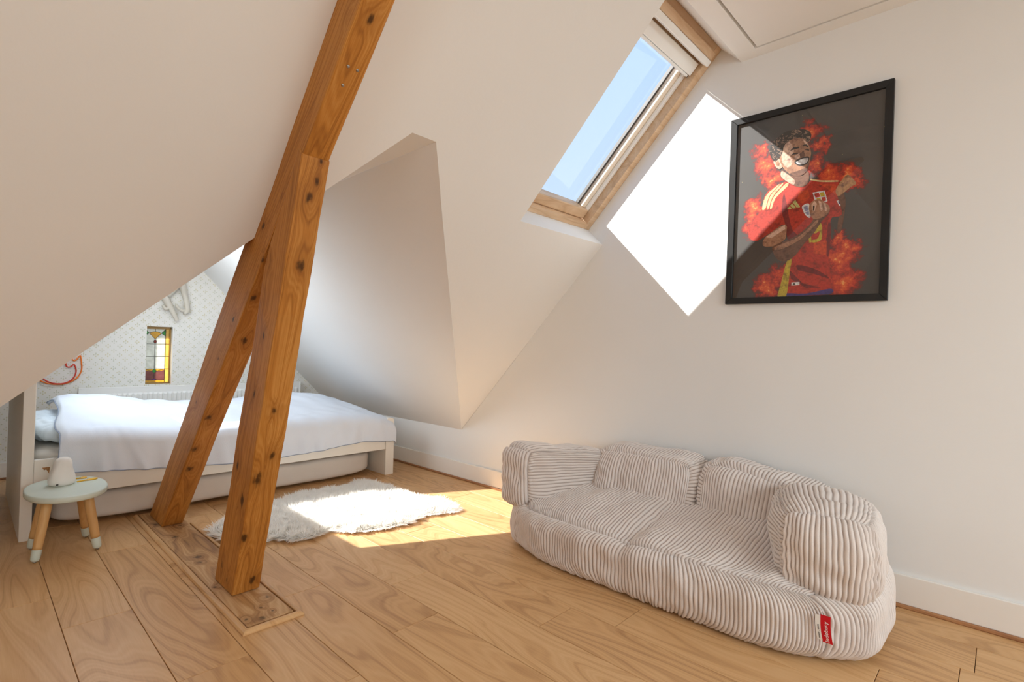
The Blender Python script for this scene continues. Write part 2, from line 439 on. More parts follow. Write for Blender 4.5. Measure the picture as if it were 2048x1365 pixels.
# ================================================================== ROOM
XW = 2.629                 # long wall
YG = 5.08                  # gable wall behind the bed
ZC = 2.456                 # flat ceiling
def zm(y): return 3.431 - 1.0185*y          # main roof slope
Y0 = 0.958
XL, YB = -2.6, -3.2
GL = lambda x: 1.796 + 1.0213*(x-1.128)     # left pitch of the cross gable
GR = lambda x: 1.795 - 1.0238*(x-1.239)     # right pitch
YA = 1.6055
XK = -0.263                                  # left knee wall of the bed nook
KN = 0.372

def slab(name, polys, vec, mat, parent=None):
    bm = bmesh.new()
    for P in polys:
        bm.faces.new([bm.verts.new(p) for p in P])
    bmesh.ops.remove_doubles(bm, verts=bm.verts[:], dist=1e-5)
    r = bmesh.ops.extrude_face_region(bm, geom=bm.faces[:])
    vv = [g for g in r['geom'] if isinstance(g, bmesh.types.BMVert)]
    bmesh.ops.translate(bm, vec=vec, verts=vv)
    return bm_to(name, bm, mat, parent)

def hole_rect(a0, a1, b0, b1, h0, h1, k0, k1, f):
    """rectangle a0..a1 x b0..b1 with the hole h0..h1 x k0..k1, mapped by f"""
    A = [a0, h0, h1, a1]; B = [b0, k0, k1, b1]
    out = []
    for i in range(3):
        for j in range(3):
            if i == 1 and j == 1: continue
            if A[i+1]-A[i] < 1e-6 or B[j+1]-B[j] < 1e-6: continue
            out.append([f(A[i], B[j]), f(A[i+1], B[j]), f(A[i+1], B[j+1]), f(A[i], B[j+1])])
    return out

def struct(o, label=None):
    o['kind'] = 'structure'
    if label: o['label'] = label
    return o

# main slope, with the roof window hole and the nook opening
SX0 = 1.897; SY1 = 1.76
mp = lambda x, y: (x, y, zm(y))
main_polys = [
    [mp(XL, Y0), mp(1.128, Y0), mp(1.128, YA), mp(XK, 3.0), mp(XL, 3.0)],
    [mp(1.128, Y0), mp(1.239, Y0), mp(1.239, YA), mp(1.128, YA)],
    [mp(1.239, Y0), mp(SX0, Y0), mp(SX0, SY1), mp(1.3898, SY1), mp(1.239, YA)],
    [mp(1.3898, SY1), mp(SX0, SY1), mp(XW+0.1, SY1), mp(XW+0.1, 3.10)],
]
NS = Vector((0, 0.7135, 0.7006)); TS = Vector((0, 0.7006, -0.7135))
struct(slab('ceiling_slope', main_polys, NS*0.16, MAT['plaster']), 'large white sloping ceiling beside the timber rafter')
# cross gable over the bed
WX0, WX1, WY0, WY1 = 0.40, 1.09, 3.31, 4.44
gl = lambda x, y: (x, y, GL(x))
left_polys = [[gl(1.128, YA), gl(1.128, 3.0), gl(XK, 3.0)]] + hole_rect(XK, 1.128, 3.0, YG, WX0, WX1, WY0, WY1, gl)
# the triangle shares the 3.0 m line with the rectangle; split it where the hole's edges meet that line
left_polys[0] = [gl(1.128, YA), gl(1.128, 3.0), gl(WX1, 3.0), gl(WX0, 3.0), gl(XK, 3.0)]
NL = Vector((-0.7145, 0, 0.6996))
struct(slab('ceiling_slope', left_polys, NL*0.14, MAT['plaster']), 'white roof pitch over the head of the bed')
gr = lambda x, y: (x, y, GR(x))
struct(slab('ceiling_slope', [[gr(1.239, YA), gr(XW+0.1, 3.10), gr(XW+0.1, YG), gr(1.239, YG)]], Vector((0.07, 0, 0.07)), MAT['plaster']),
       'white roof pitch sloping down to the foot of the bed')
struct(slab('ceiling_ridge', [[(1.128, YA, 1.7955), (1.239, YA, 1.7955), (1.239, YG, 1.7955), (1.128, YG, 1.7955)]], Vector((0, 0, 0.1)), MAT['plaster']),
       'narrow flat strip between the two roof pitches')
# long wall (runs up into the roof-window reveal)
rv = lambda y, z, o: (XW, y+0.7135*o, z+0.7006*o)
struct(slab('wall_right', [[(XW, YB, 0), (XW, YG, 0), (XW, YG, KN), (XW, 3.0, KN), (XW, SY1, zm(SY1)), rv(SY1, zm(SY1), 0.16), rv(Y0, zm(Y0), 0.16), (XW, Y0, ZC),
       (XW, -1.2, ZC), (XW, YB, 0.45)]], Vector((0.12, 0, 0)), MAT['plaster']), 'long plain white wall behind the corduroy sofa')
# gable wall with the leaded window
GX0, GX1, GZ0, GZ1 = 1.026, 1.212, 0.636, 1.112
gw = lambda x, z: (x, YG, z)
gp = hole_rect(XK, 2.63, 0.0, 1.40, GX0, GX1, GZ0, GZ1, gw) + [[gw(XK, 1.40), gw(GX0, 1.40), gw(GX1, 1.40), gw(2.63, 1.40), gw(2.63, 1.9), gw(XK, 1.9)]]
struct(slab('wall_back', gp, Vector((0, 0.16, 0)), MAT['wallpaper']), 'wallpapered gable wall with small olive dot pattern')
struct(slab('wall_knee_left', [[(XK, 3.0, 0), (XK, YG, 0), (XK, YG, 0.38), (XK, 3.0, 0.38)]], Vector((-0.1, 0, 0)), MAT['wallpaper']))
struct(slab('wall_knee_main', [[(XL, 3.0, 0), (XK, 3.0, 0), (XK, 3.0, 0.376), (XL, 3.0, 0.376)]], Vector((0, 0.1, 0)), MAT['plaster']))
# flat ceiling with hatch
HX0, HX1, HY0, HY1 = 1.35, 2.553, -0.35, 0.872
ceil = struct(slab('ceiling', hole_rect(XL, XW, -1.2, Y0+0.004, HX0, HX1, HY0, HY1, lambda x, y: (x, y, ZC)), Vector((0, 0, 0.35)), MAT['plaster_smooth']),
              'flat white ceiling with a loft hatch')
box('hatch_panel', (HX0+0.013, HY0+0.013, ZC-0.002), (HX1-0.013, HY1-0.013, ZC+0.02), MAT['plaster_smooth'], ceil, 0.002, 1)
box('hatch_rebate', (HX0-0.01, HY0-0.01, ZC+0.022), (HX1+0.01, HY1+0.01, ZC+0.05), MAT['white_trim'], ceil)
# unseen end of the room; slope and left wall have openings added for fill
bz = lambda y: ZC + (y+1.2)*1.003
struct(slab('ceiling_slope', hole_rect(XL, XW, -3.2, -1.2, -0.4, 2.2, -2.71, -1.79, lambda x, y: (x, y, bz(y))), Vector((0, -0.07, 0.07)), MAT['plaster']),
       'opposite sloping ceiling with an opening added for the fill light')
struct(slab('wall_front', [[(XL, YB, 0), (XW, YB, 0), (XW, YB, 0.46), (XL, YB, 0.46)]], Vector((0, -0.1, 0)), MAT['plaster']))
lw = lambda y, z: (XL, y, z)
lp = hole_rect(-3.2, 3.0, 0.0, 2.1, -2.0, -0.4, 0.6, 2.1, lw)
lp = [q for q in lp]
lp.append([lw(-3.2, 2.1), lw(-2.0, 2.1), lw(-0.4, 2.1), lw(3.0, 2.1), lw(3.0, 2.6), lw(-3.2, 2.6)])
struct(slab('wall_left', lp, Vector((-0.1, 0, 0)), MAT['plaster']))

# ------------------------------------------------------------------ floor: every plank its own piece
floor = struct(box('floor', (XL, YB, -0.06), (XW+0.02, YG+0.02, -0.0155), MAT['dark_gap']), 'oak laminate floor of wide planks')
PW, PL = 0.199, 1.29
seam_known = {1: 2.338, 2: 1.748, 3: 1.41, 4: 2.05, 5: 1.537, 6: 1.85, 7: 1.211}
plank_cache = {}
def plank_mesh(w, l):
    key = (round(w, 4), round(l, 4))
    if key not in plank_cache:
        bm = bmesh.new()
        g = 0.0009
        add_box(bm, (-w/2+g, -l/2+g, -0.015), (w/2-g, l/2-g, 0.0), 0.0011, 1)
        me = bpy.data.meshes.new('plank'); bm.to_mesh(me); bm.free(); me.materials.append(MAT['plank'])
        plank_cache[key] = me
    return plank_cache[key]
for k in range(-14, 13):
    x0 = max(0.0585 + PW*k, XL); x1 = min(0.0585 + PW*(k+1), XW)
    if x1-x0 < 0.01: continue
    ye = YG if (x0+x1)/2 > XK else 3.0
    s0 = seam_known.get(k, 1.2 + PL*random.random())
    cuts = [YB]
    y = s0 - PL*math.ceil((s0-YB)/PL)
    while y < ye:
        if y > YB+0.03 and y < ye-0.03: cuts.append(y)
        y += PL
    cuts.append(ye)
    for a, c in zip(cuts[:-1], cuts[1:]):
        o = bpy.data.objects.new('plank', plank_mesh(x1-x0, c-a)); COL.objects.link(o)
        o.parent = floor; o.location = ((x0+x1)/2, (a+c)/2, 0)

# ------------------------------------------------------------------ skirting
bb = struct(box('baseboard_right', (XW-0.016, YB, 0.014), (XW, YG, 0.130), MAT['white_trim'], None, 0.003, 2), 'white skirting board along the long wall')
box('floor_strip', (XW-0.024, YB, 0.0), (XW, YG, 0.0145), MAT['oak_strip'], bb, 0.003, 1)
bb2 = struct(box('baseboard_back', (XK, YG-0.016, 0.014), (XW-0.02, YG, 0.115), MAT['white_trim'], None, 0.003, 2), 'white skirting board under the wallpapered gable')
box('floor_strip', (XK, YG-0.024, 0.0), (XW-0.03, YG, 0.0145), MAT['oak_strip'], bb2, 0.003, 1)

# ------------------------------------------------------------------ window_1: roof window beside the long wall
def SK(x, s, o):
    return Vector((x, Y0, zm(Y0))) + TS*s + NS*o
w1 = empty('window_1', SK(2.26, 1.145, 0), 'pine roof window in the main slope above the sunlit wall', kind='structure')
def skbox(name, x0, x1, s0, s1, o0, o1, mat, parent, bev=0.003):
    bm = bmesh.new()
    add_hex(bm, [SK(x0, s1, o0), SK(x1, s1, o0), SK(x1, s0, o0), SK(x0, s0, o0), SK(x0, s1, o1), SK(x1, s1, o1), SK(x1, s0, o1), SK(x0, s0, o1)])
    if bev: bmesh.ops.bevel(bm, geom=bm.edges[:], offset=bev, segments=2, affect='EDGES', profile=0.5)
    return bm_to(name, bm, mat, parent)
SL = (SY1-Y0)/0.7006
# white top reveal down from the ceiling
bm = bmesh.new()
add_hex(bm, [(SX0, Y0, ZC), (XW, Y0, ZC), SK(XW, 0, 0.16), SK(SX0, 0, 0.16), (SX0, Y0-0.02, ZC+0.02), (XW, Y0-0.02, ZC+0.02), SK(XW, -0.05, 0.16), SK(SX0, -0.05, 0.16)])
bm_to('top_reveal', bm, MAT['plaster_smooth'], w1)
fr = empty('frame', SK(2.26, SL, 0.16)); fr.parent = w1; fr.location = SK(2.26, SL, 0.16)-SK(2.26, 1.145, 0)
skbox('jamb', 2.578, XW, 0.0, SL, 0.145, 0.285, MAT['pine'], fr)
skbox('jamb', SX0, 1.95, 0.0, SL, 0.145, 0.285, MAT['pine'], fr)
skbox('frame_sill', 1.95, 2.578, SL-0.035, SL, 0.145, 0.285, MAT['pine'], fr)
skbox('frame_head', 1.95, 2.578, 0.0, 0.045, 0.145, 0.285, MAT['pine'], fr)
sash = empty('sash', (0, 0, 0)); sash.parent = w1; sash.location = (0, 0, 0)
skbox('bottom_rail', 1.955, 2.573, SL-0.10, SL-0.039, 0.19, 0.27, MAT['pine'], sash, 0.006)
skbox('top_rail', 1.951, 2.5775, 0.046, 0.12, 0.19, 0.27, MAT['pine'], sash, 0.006)
skbox('stile', 2.525, 2.5775, 0.12, SL-0.10, 0.215, 0.27, MAT['cream_sash'], sash, 0.004)
skbox('stile', 1.955, 2.003, 0.12, SL-0.10, 0.215, 0.27, MAT['cream_sash'], sash, 0.004)
skbox('blind_guide', 2.556, 2.577, 0.14, SL-0.07, 0.195, 0.214, MAT['blind'], sash, 0.002)
skbox('glazing_bead', 2.512, 2.526, 0.12, SL-0.10, 0.246, 0.268, MAT['lead'], sash, 0.002)
pane = mesh('pane', [SK(1.99, SL-0.085, 0.26), SK(2.54, SL-0.085, 0.26), SK(2.54, 0.10, 0.26), SK(1.99, 0.10, 0.26)], [(0, 1, 2, 3)], MAT['glass'], w1)
bl = skbox('blind_cassette', 1.96, 2.570, 0.112, 0.178, 0.165, 0.214, MAT['blind'], w1, 0.004)
skbox('blind_rail', 1.96, 2.556, 0.180, 0.192, 0.17, 0.212, MAT['blind'], bl, 0.003)
skbox('end_cap', 2.5565, 2.562, 0.172, 0.192, 0.172, 0.205, MAT['lead'], bl, 0.001)
bar = skbox('ventilation_bar', 1.96, 2.565, 0.075, 0.105, 0.105, 0.15, MAT['blind'], w1, 0.004)
skbox('bar_face', 1.96, 2.562, 0.035, 0.074, 0.11, 0.14, MAT['pine'], bar, 0.004)

# ------------------------------------------------------------------ window_3: roof window over the bed, source of the sun on the rug
def SL3(x, y, o):
    return Vector((x, y, GL(x))) + NL*o
w3 = empty('window_3', SL3((WX0+WX1)/2, (WY0+WY1)/2, 0), 'roof window over the bed', kind='structure')
def nbox(name, x0, x1, y0, y1, o0, o1, mat, parent):
    bm = bmesh.new()
    add_hex(bm, [SL3(x0, y0, o0), SL3(x1, y0, o0), SL3(x1, y1, o0), SL3(x0, y1, o0), SL3(x0, y0, o1), SL3(x1, y0, o1), SL3(x1, y1, o1), SL3(x0, y1, o1)])
    return bm_to(name, bm, mat, parent)
nbox('frame_side', WX0, WX1, WY0, WY0+0.05, 0.10, 0.15, MAT['pine'], w3)
nbox('frame_side', WX0, WX1, WY1-0.07, WY1, 0.10, 0.15, MAT['pine'], w3)
nbox('frame_side', WX0, WX0+0.02, WY0, WY1, 0.10, 0.15, MAT['pine'], w3)
nbox('frame_side', WX1-0.02, WX1, WY0, WY1, 0.10, 0.15, MAT['pine'], w3)
mesh('pane', [SL3(WX0, WY0, 0.127), SL3(WX1, WY0, 0.127), SL3(WX1, WY1, 0.127), SL3(WX0, WY1, 0.127)], [(0, 1, 2, 3)], MAT['glass'], w3)

# ------------------------------------------------------------------ window_2: leaded coloured window
w2 = empty('window_2', ((GX0+GX1)/2, YG+0.06, GZ0), 'small leaded stained-glass window in the gable wall', kind='structure')
GY = YG + 0.065
gw_, gh_ = GX1-GX0, GZ1-GZ0
bm = bmesh.new()
t = 0.012
add_box(bm, (GX0, GY-0.02, GZ1-0.02), (GX1, GY+0.03, GZ1), 0.002, 1)
add_box(bm, (GX0, GY-0.02, GZ0), (GX1, GY+0.03, GZ0+0.012), 0.002, 1)
add_box(bm, (GX1-0.012, GY-0.02, GZ0), (GX1, GY+0.03, GZ1), 0.002, 1)
bm_to('gold_frame', bm, MAT['brass'], w2)
G = {'clear': stained('clear_leaded_glass', (0.90, 0.87, 0.76), 0.35), 'green': stained('green_glass', (0.16, 0.55, 0.20)), 'amber': stained('amber_glass', (0.90, 0.62, 0.16)),
     'red': stained('red_glass', (0.60, 0.05, 0.03)), 'mauve': stained('mauve_glass', (0.44, 0.24, 0.22)), 'violet': stained('violet_glass', (0.42, 0.20, 0.55)),
     'gold': stained('gold_textured_glass', (0.95, 0.72, 0.30))}
ax0, ax1, az0, az1 = GX0, GX1-0.012, GZ0+0.012, GZ1-0.02
def gp_(u, v): return (ax0+(ax1-ax0)*u, GY, az1-(az1-az0)*v)
def pane2(pts, mat):
    bm = bmesh.new()
    f = bm.faces.new([bm.verts.new(gp_(*p)) for p in pts])
    r = bmesh.ops.extrude_face_region(bm, geom=[f])
    bmesh.ops.translate(bm, vec=(0, 0.004, 0), verts=[g for g in r['geom'] if isinstance(g, bmesh.types.BMVert)])
    return bm_to('pane', bm, G[mat], w2)
leads = []
def lead(*pts): leads.append(pts)
m_ = 0.84   # the right-hand margin strip of gold glass starts here
c_ = m_/2
arc = [(c_+0.27*math.sin(a), 0.17-0.10*math.cos(a)*1.0) for a in np.linspace(-1.15, 1.15, 9)]
fan = [(c_, 0.19)] + [(c_-0.24+0.48*i/8, 0.075 - 0.028*math.sin(math.pi*i/8)) for i in range(9)]
pane2([(0, 0), (c_, 0), (c_, 0.045), (c_-0.24, 0.075)], 'clear')
pane2([(c_, 0), (m_, 0), (c_+0.24, 0.075), (c_, 0.045)], 'clear')
pane2(fan, 'amber')
pane2([(0, 0), (c_-0.24, 0.075), (0, 0.13)], 'green')
pane2([(m_, 0), (m_, 0.13), (c_+0.24, 0.075)], 'green')
pane2([(0, 0.13), (c_-0.24, 0.075), (c_, 0.19), (c_, 0.28), (0, 0.28)], 'clear')
pane2([(m_, 0.13), (m_, 0.28), (c_, 0.28), (c_, 0.19), (c_+0.24, 0.075)], 'clear')
red = [(c_+0.055*math.cos(a), 0.235+0.032*math.sin(a)) for a in np.linspace(0, 6.283, 13)[:-1]]
o = pane2(red, 'red'); o.location.y -= 0.004
for i, (v0, v1) in enumerate(((0.28, 0.515), (0.515, 0.75))):
    pane2([(0, v0), (c_, v0), (c_, v1), (0, v1)], 'clear'); pane2([(c_, v0), (m_, v0), (m_, v1), (c_, v1)], 'clear')
    lead((0, v0), (1, v0))
lead((0, 0.515), (1, 0.515)); lead((0, 0.75), (1, 0.75)); lead((c_, 0.265), (c_, 0.75))
pane2([(0, 0.75), (c_-0.11, 0.79), (c_-0.22, 0.795), (0, 0.77)], 'amber'); pane2([(m_, 0.75), (m_, 0.77), (c_+0.22, 0.795), (c_+0.11, 0.79)], 'amber')
pane2([(0, 0.75), (c_, 0.75), (c_-0.11, 0.79)], 'amber'); pane2([(c_, 0.75), (m_, 0.75), (c_+0.11, 0.79)], 'amber')
pane2([(c_, 0.755), (c_+0.11, 0.79), (c_, 0.825), (c_-0.11, 0.79)], 'green')
pane2([(0, 0.77), (c_-0.22, 0.795), (c_-0.11, 0.79), (c_, 0.825), (c_, 0.93), (c_-0.12, 0.96), (0, 0.96)], 'mauve')
pane2([(m_, 0.77), (m_, 0.96), (c_+0.12, 0.96), (c_, 0.93), (c_, 0.825), (c_+0.11, 0.79), (c_+0.22, 0.795)], 'mauve')
pane2([(c_, 0.93), (c_+0.12, 0.96), (c_-0.12, 0.96)], 'violet')
pane2([(0, 0.96), (m_, 0.96), (m_, 1), (0, 1)], 'amber')
for v0, v1 in ((0, 0.28), (0.28, 0.515), (0.515, 0.75), (0.75, 1)):
    pane2([(m_, v0), (1, v0), (1, v1), (m_, v1)], 'gold')
lead((m_, 0), (m_, 1)); lead((0, 0), (c_, 0.19), (m_, 0)); lead((c_, 0), (c_, 0.045)); lead(*[q for q in fan[1:]]); lead((0, 0.13), (c_-0.24, 0.075)); lead((m_, 0.13), (c_+0.24, 0.075))
lead((0, 0.75), (c_-0.11, 0.79), (c_, 0.755), (c_+0.11, 0.79), (m_, 0.75)); lead((c_-0.11, 0.79), (c_, 0.825), (c_+0.11, 0.79)); lead((c_, 0.825), (c_, 0.93))
lead((0, 0.96), (m_, 0.96)); lead((c_-0.12, 0.96), (c_, 0.93), (c_+0.12, 0.96)); lead(*(red+[red[0]]))
for pts in leads:
    tube('lead_came', [(gp_(*p)[0], GY-0.001, gp_(*p)[2]) for p in pts], 0.0022, MAT['lead'], w2, 6)
# plain white lining of the recess, right side and bottom
box('recess_lining', (GX1-0.004, YG-0.001, GZ0), (GX1+0.002, GY-0.02, GZ1), MAT['plaster_smooth'], w2)

# ================================================================== TIMBER TRUSS
def beam_mesh(name, poly, axis, xl, xr, mat, parent=None, cuts=16, jit=0.0016, seed=1, bev=0.006):
    """prism of the (y, z) polygon between the left and right faces xl(z), xr(z); grain coordinates along axis"""
    bm = bmesh.new()
    L = [bm.verts.new((xl(z), y, z)) for y, z in poly]; Rv = [bm.verts.new((xr(z), y, z)) for y, z in poly]
    n = len(poly)
    bm.faces.new(L); bm.faces.new(Rv[::-1])
    for i in range(n):
        j = (i+1) % n
        bm.faces.new((L[i], Rv[i], Rv[j], L[j]))
    bmesh.ops.recalc_face_normals(bm, faces=bm.faces[:])
    bmesh.ops.bevel(bm, geom=bm.edges[:], offset=bev, segments=2, affect='EDGES', profile=0.6)
    ax = Vector((0, axis[0], axis[1])).normalized(); pr = Vector((0, -ax.z, ax.y))
    ts = [v.co.dot(ax) for v in bm.verts]
    for i in range(1, cuts):
        t_ = min(ts)+(max(ts)-min(ts))*i/cuts
        bmesh.ops.bisect_plane(bm, geom=bm.verts[:]+bm.edges[:]+bm.faces[:], plane_co=ax*t_, plane_no=ax)
    w = Waves(2.2, seed=seed); w2_ = Waves(9, seed=seed+5)
    bm.normal_update()
    for v in bm.verts:
        p = np.array(v.co)
        v.co = v.co + v.normal*float(jit*(w(p)+0.7*w2_(p)))
    bmesh.ops.recalc_face_normals(bm, faces=bm.faces[:])
    me = bpy.data.meshes.new(name); bm.to_mesh(me); bm.free()
    at = me.attributes.new('grain', 'FLOAT_VECTOR', 'POINT')
    vals = np.array([(v.co.x*1.0+seed, v.co.dot(pr), v.co.dot(ax)) for v in me.vertices], 'f').ravel()
    at.data.foreach_set('vector', vals)
    return link_mesh(name, me, mat, parent)
xl = lambda z: 0.745-0.014*z
xr = lambda z: 0.842-0.019*z
# rafter: soffit line through (3.21, .02) and (1.27, 1.935)
sy0, sz0 = 3.225, 0.014
sl = (1.95-0.014)/(1.262-3.225)
def soff(z): return sy0 + (z-sz0)/sl
dv = 0.262                     # horizontal depth of the section
rafter = empty('rafter_beam', (0.795, 3.36, 0.014), 'long leaning honey-brown rafter fixed against the sloping ceiling', 'beam', 'timber truss')
beam_mesh('timber', [(soff(0.014), 0.014), (soff(0.014)+dv, 0.014), (soff(2.45)+dv, 2.45), (soff(2.45), 2.45)], (soff(2.45)-soff(0.014), 2.436), xl, xr, MAT['rafter'], rafter, seed=1)
# three screws in the soffit, near the joint
sn = Vector((0, sl, -1.0)); sn = Vector((0, -abs(1.0), -abs(1/sl))).normalized()
for fx, z in ((0.36, 1.815), (0.70, 1.815), (0.42, 1.775)):
    x = xl(z)+(xr(z)-xl(z))*fx
    c = Vector((x, soff(z), z))
    tube('screw_head', [c-sn*0.002, c+sn*0.0025], 0.0045, MAT['steel'], rafter, 12)
# brace post
brace = empty('brace_post', (0.793, 2.27, 0.014), 'shorter timber brace standing on the floor board and notched under the rafter', 'beam', 'timber truss')
ex = 0.002
beam_mesh('timber', [(2.165, 0.014), (2.372, 0.014), (1.905, 1.274), (1.640, 1.628), (soff(1.60)-0.003, 1.600)], (-0.32, 1.0), lambda z: xl(z)-ex, lambda z: xr(z)+ex, MAT['post'], brace, seed=4)

# floor board under the truss, framed by a moulding
sill = empty('sill_board', SILL_AT, 'worn old pine floor board with moulded edge under the timber posts', 'floor board')
box('board', (0.703, 1.902, 0.0005), (0.866, 3.54, 0.012), MAT['sill'], sill, 0.003, 2)
def trim(name, a, b, inner):
    """moulding from a to b (x, y); inner: direction towards the board"""
    a = Vector((*a, 0)); b = Vector((*b, 0)); d = (b-a).normalized(); inn = Vector((*inner, 0))
    prof = [(0, 0.0005), (0, 0.005), (0.004, 0.010), (0.010, 0.0135), (0.018, 0.0145), (0.021, 0.013), (0.021, 0.0005)]
    va, vb = [], []
    for p, z in prof:
        va.append(a+inn*p+d*p*trim.ma+Vector((0, 0, z))); vb.append(b+inn*p-d*p*trim.mb+Vector((0, 0, z)))
    n = len(prof); vs_ = va+vb
    fs = [(i, i+1, n+i+1, n+i) for i in range(n-1)] + [tuple(range(n))[::-1], tuple(range(n, 2*n)), (n-1, 0, n, 2*n-1)]
    return mesh(name, vs_, fs, MAT['plank'], sill)
trim.ma, trim.mb = 1, 0
trim('trim', (0.678, 1.866), (0.678, 3.54), (1, 0))
trim('trim', (0.891, 1.866), (0.891, 3.20), (-1, 0))
trim.ma, trim.mb = 1, 1
trim('trim', (0.678, 1.866), (0.891, 1.866), (0, 1))

# ================================================================== BED
bed = empty('single_bed', (1.27, 4.02, 0.0), 'white wooden single bed with tall headboard along the wallpapered gable wall', 'bed')
BY0, BY1 = 3.465, 4.58
box('headboard', (0.208, BY0, 0.0), (0.254, BY1, 0.83), MAT['bed_white'], bed, 0.003, 2)
hs = box('side_rail', (0.2545, BY0+0.002, 0.198), (2.264, BY0+0.026, 0.392), MAT['bed_white'], bed, 0.003, 2)
box('side_rail', (0.2545, BY1-0.026, 0.198), (2.264, BY1-0.002, 0.392), MAT['bed_white'], bed, 0.003, 2)
bm = bmesh.new()
prof = [(2.266, 0), (2.338, 0)] + [(2.302+0.036*math.cos(a), 0.404+0.036*math.sin(a)) for a in np.linspace(0, math.pi, 9)]
f = bm.faces.new([bm.verts.new((x, BY0, z)) for x, z in prof]); r = bmesh.ops.extrude_face_region(bm, geom=[f])
bmesh.ops.translate(bm, vec=(0, BY1-BY0, 0), verts=[g for g in r['geom'] if isinstance(g, bmesh.types.BMVert)])
bm_to('footboard', bm, MAT['bed_white'], bed)
for i in range(10):
    box('slat', (0.36+0.195*i, BY0+0.03, 0.222), (0.43+0.195*i, BY1-0.03, 0.238), MAT['bed_white'], bed)
mesh('sticker', [(0.285, BY0+0.0014, 0.352), (0.315, BY0+0.0014, 0.352), (0.312, BY0+0.0014, 0.318), (0.304, BY0+0.0014, 0.335), (0.300, BY0+0.0014, 0.341), (0.293, BY0+0.0014, 0.338)],
     [(0, 1, 2, 3, 4, 5)], MAT['sticker'], hs)

def puff(name, c, h, mat, parent=None, n=5.0, res=(40, 40, 14), wr=0.0, seed=0, deform=None, freq=4.0):
    """closed puffy box (superquadric) from six face grids welded together"""
    bm = bmesh.new()
    bmesh.ops.create_cube(bm, size=2)
    bm.free()
    verts, faces, idx = [], [], {}
    R3 = res
    def key(p): return tuple(round(q, 5) for q in p)
    for axis in range(3):
        a1, a2 = [(1, 2), (2, 0), (0, 1)][axis]
        for s in (-1, 1):
            g = {}
            for i in range(R3[a1]+1):
                for j in range(R3[a2]+1):
                    q = [0, 0, 0]; q[axis] = s
                    q[a1] = math.sin((i/R3[a1]*2-1)*math.pi/2*0.96)/math.sin(math.pi/2*0.96); q[a2] = math.sin((j/R3[a2]*2-1)*math.pi/2*0.96)/math.sin(math.pi/2*0.96)
                    k = key(q)
                    if k not in idx:
                        idx[k] = len(verts); verts.append(q)
                    g[i, j] = idx[k]
            for i in range(R3[a1]):
                for j in range(R3[a2]):
                    f = (g[i, j], g[i+1, j], g[i+1, j+1], g[i, j+1])
                    faces.append(f if s > 0 else f[::-1])
    q = np.array(verts, float)
    q /= (np.abs(q)**n).sum(1)[:, None]**(1/n)
    P = np.array(c)+q*np.array(h)
    if wr > 0:
        w = Waves(freq, seed=seed)(P)+0.6*Waves(freq*2.6, seed=seed+1)(P)
        nr = q/np.array(h); nr /= np.linalg.norm(nr, axis=1)[:, None]
        P = P+nr*(wr*w)[:, None]
    if deform is not None: P = deform(P, q)
    return mesh(name, P, faces, mat, parent, True)

mat_thing = puff('mattress', (1.26, 4.022, 0.33), (0.995, 0.525, 0.092), MAT['mattress'], None, 9, (60, 40, 12), 0.002, 3)
tag(mat_thing, 'off-white mattress lying in the white bed frame under the duvet', 'mattress')
pil = puff('pillow', (0.450, 4.05, 0.486), (0.185, 0.44, 0.062), MAT['pillowcase'], None, 3.2, (30, 50, 12), 0.007, 11, freq=6)
tag(pil, 'pale blue pillow half under the duvet at the headboard', 'pillow')
def trd(P, q):
    return P
tr = puff('trundle_mattress', (1.285, 4.02, 0.096), (0.955, 0.475, 0.084), MAT['mattress'], None, 8, (80, 40, 16), 0.0025, 8, freq=3)
tag(tr, 'thin grey-white spare mattress stored on the floor under the bed', 'mattress')

# duvet
def hemz(x): return np.interp(x, [0.33, 0.41, 0.57, 0.78, 0.99, 1.15, 1.42, 1.61, 1.75, 1.89, 2.09, 2.29, 2.36], [0.312, 0.312, 0.302, 0.282, 0.265, 0.253, 0.250, 0.252, 0.262, 0.277, 0.282, 0.262, 0.268])
def topz(x, y):
    H = np.interp(x, [0.33, 0.45, 0.66, 0.86, 1.1, 1.4, 1.62, 1.88, 2.05, 2.2, 2.30, 2.36], [0.625, 0.638, 0.628, 0.578, 0.562, 0.566, 0.585, 0.590, 0.568, 0.533, 0.487, 0.452])
    Fz = np.interp(x, [0.33, 0.6, 0.9, 1.5, 2.0, 2.2, 2.30, 2.36], [0.535, 0.52, 0.488, 0.488, 0.482, 0.466, 0.44, 0.425])
    s = np.clip((y-3.47)/0.72, 0, 1); s = s*s*(3-2*s)
    b_ = np.clip((y-4.30)/0.30, 0, 1)
    return Fz+(H-Fz)*s - 0.06*b_**2
NX, NT = 300, 170
X_ = np.linspace(0.345, 2.345, NX)[:, None]*np.ones((1, NT))
T_ = np.linspace(0, 1, NT)[None, :]*np.ones((NX, 1))
w_in = Waves(1.2, seed=21)
Yv = np.zeros_like(X_); Zv = np.zeros_like(X_)
hz = hemz(X_)
a = T_ < 0.24
yf = 3.442
zt = topz(X_, np.full_like(X_, 3.53))
# front drop, shoulder, top, back drop
t1 = T_/0.24
Yv = np.where(a, yf, Yv); Zv = np.where(a, hz+(zt-0.075-hz)*t1, Zv)
bmk = (T_ >= 0.24) & (T_ < 0.36)
t2 = (T_-0.24)/0.12*math.pi/2
Yv = np.where(bmk, yf+0.09*(1-np.cos(t2)), Yv); Zv = np.where(bmk, zt-0.075+0.075*np.sin(t2), Zv)
cmk = T_ >= 0.36
yt = yf+0.09+(T_-0.36)/0.64*1.02
Yv = np.where(cmk, yt, Yv); Zv = np.where(cmk, topz(X_, yt), Zv)
P = np.stack([X_, Yv, Zv], -1)
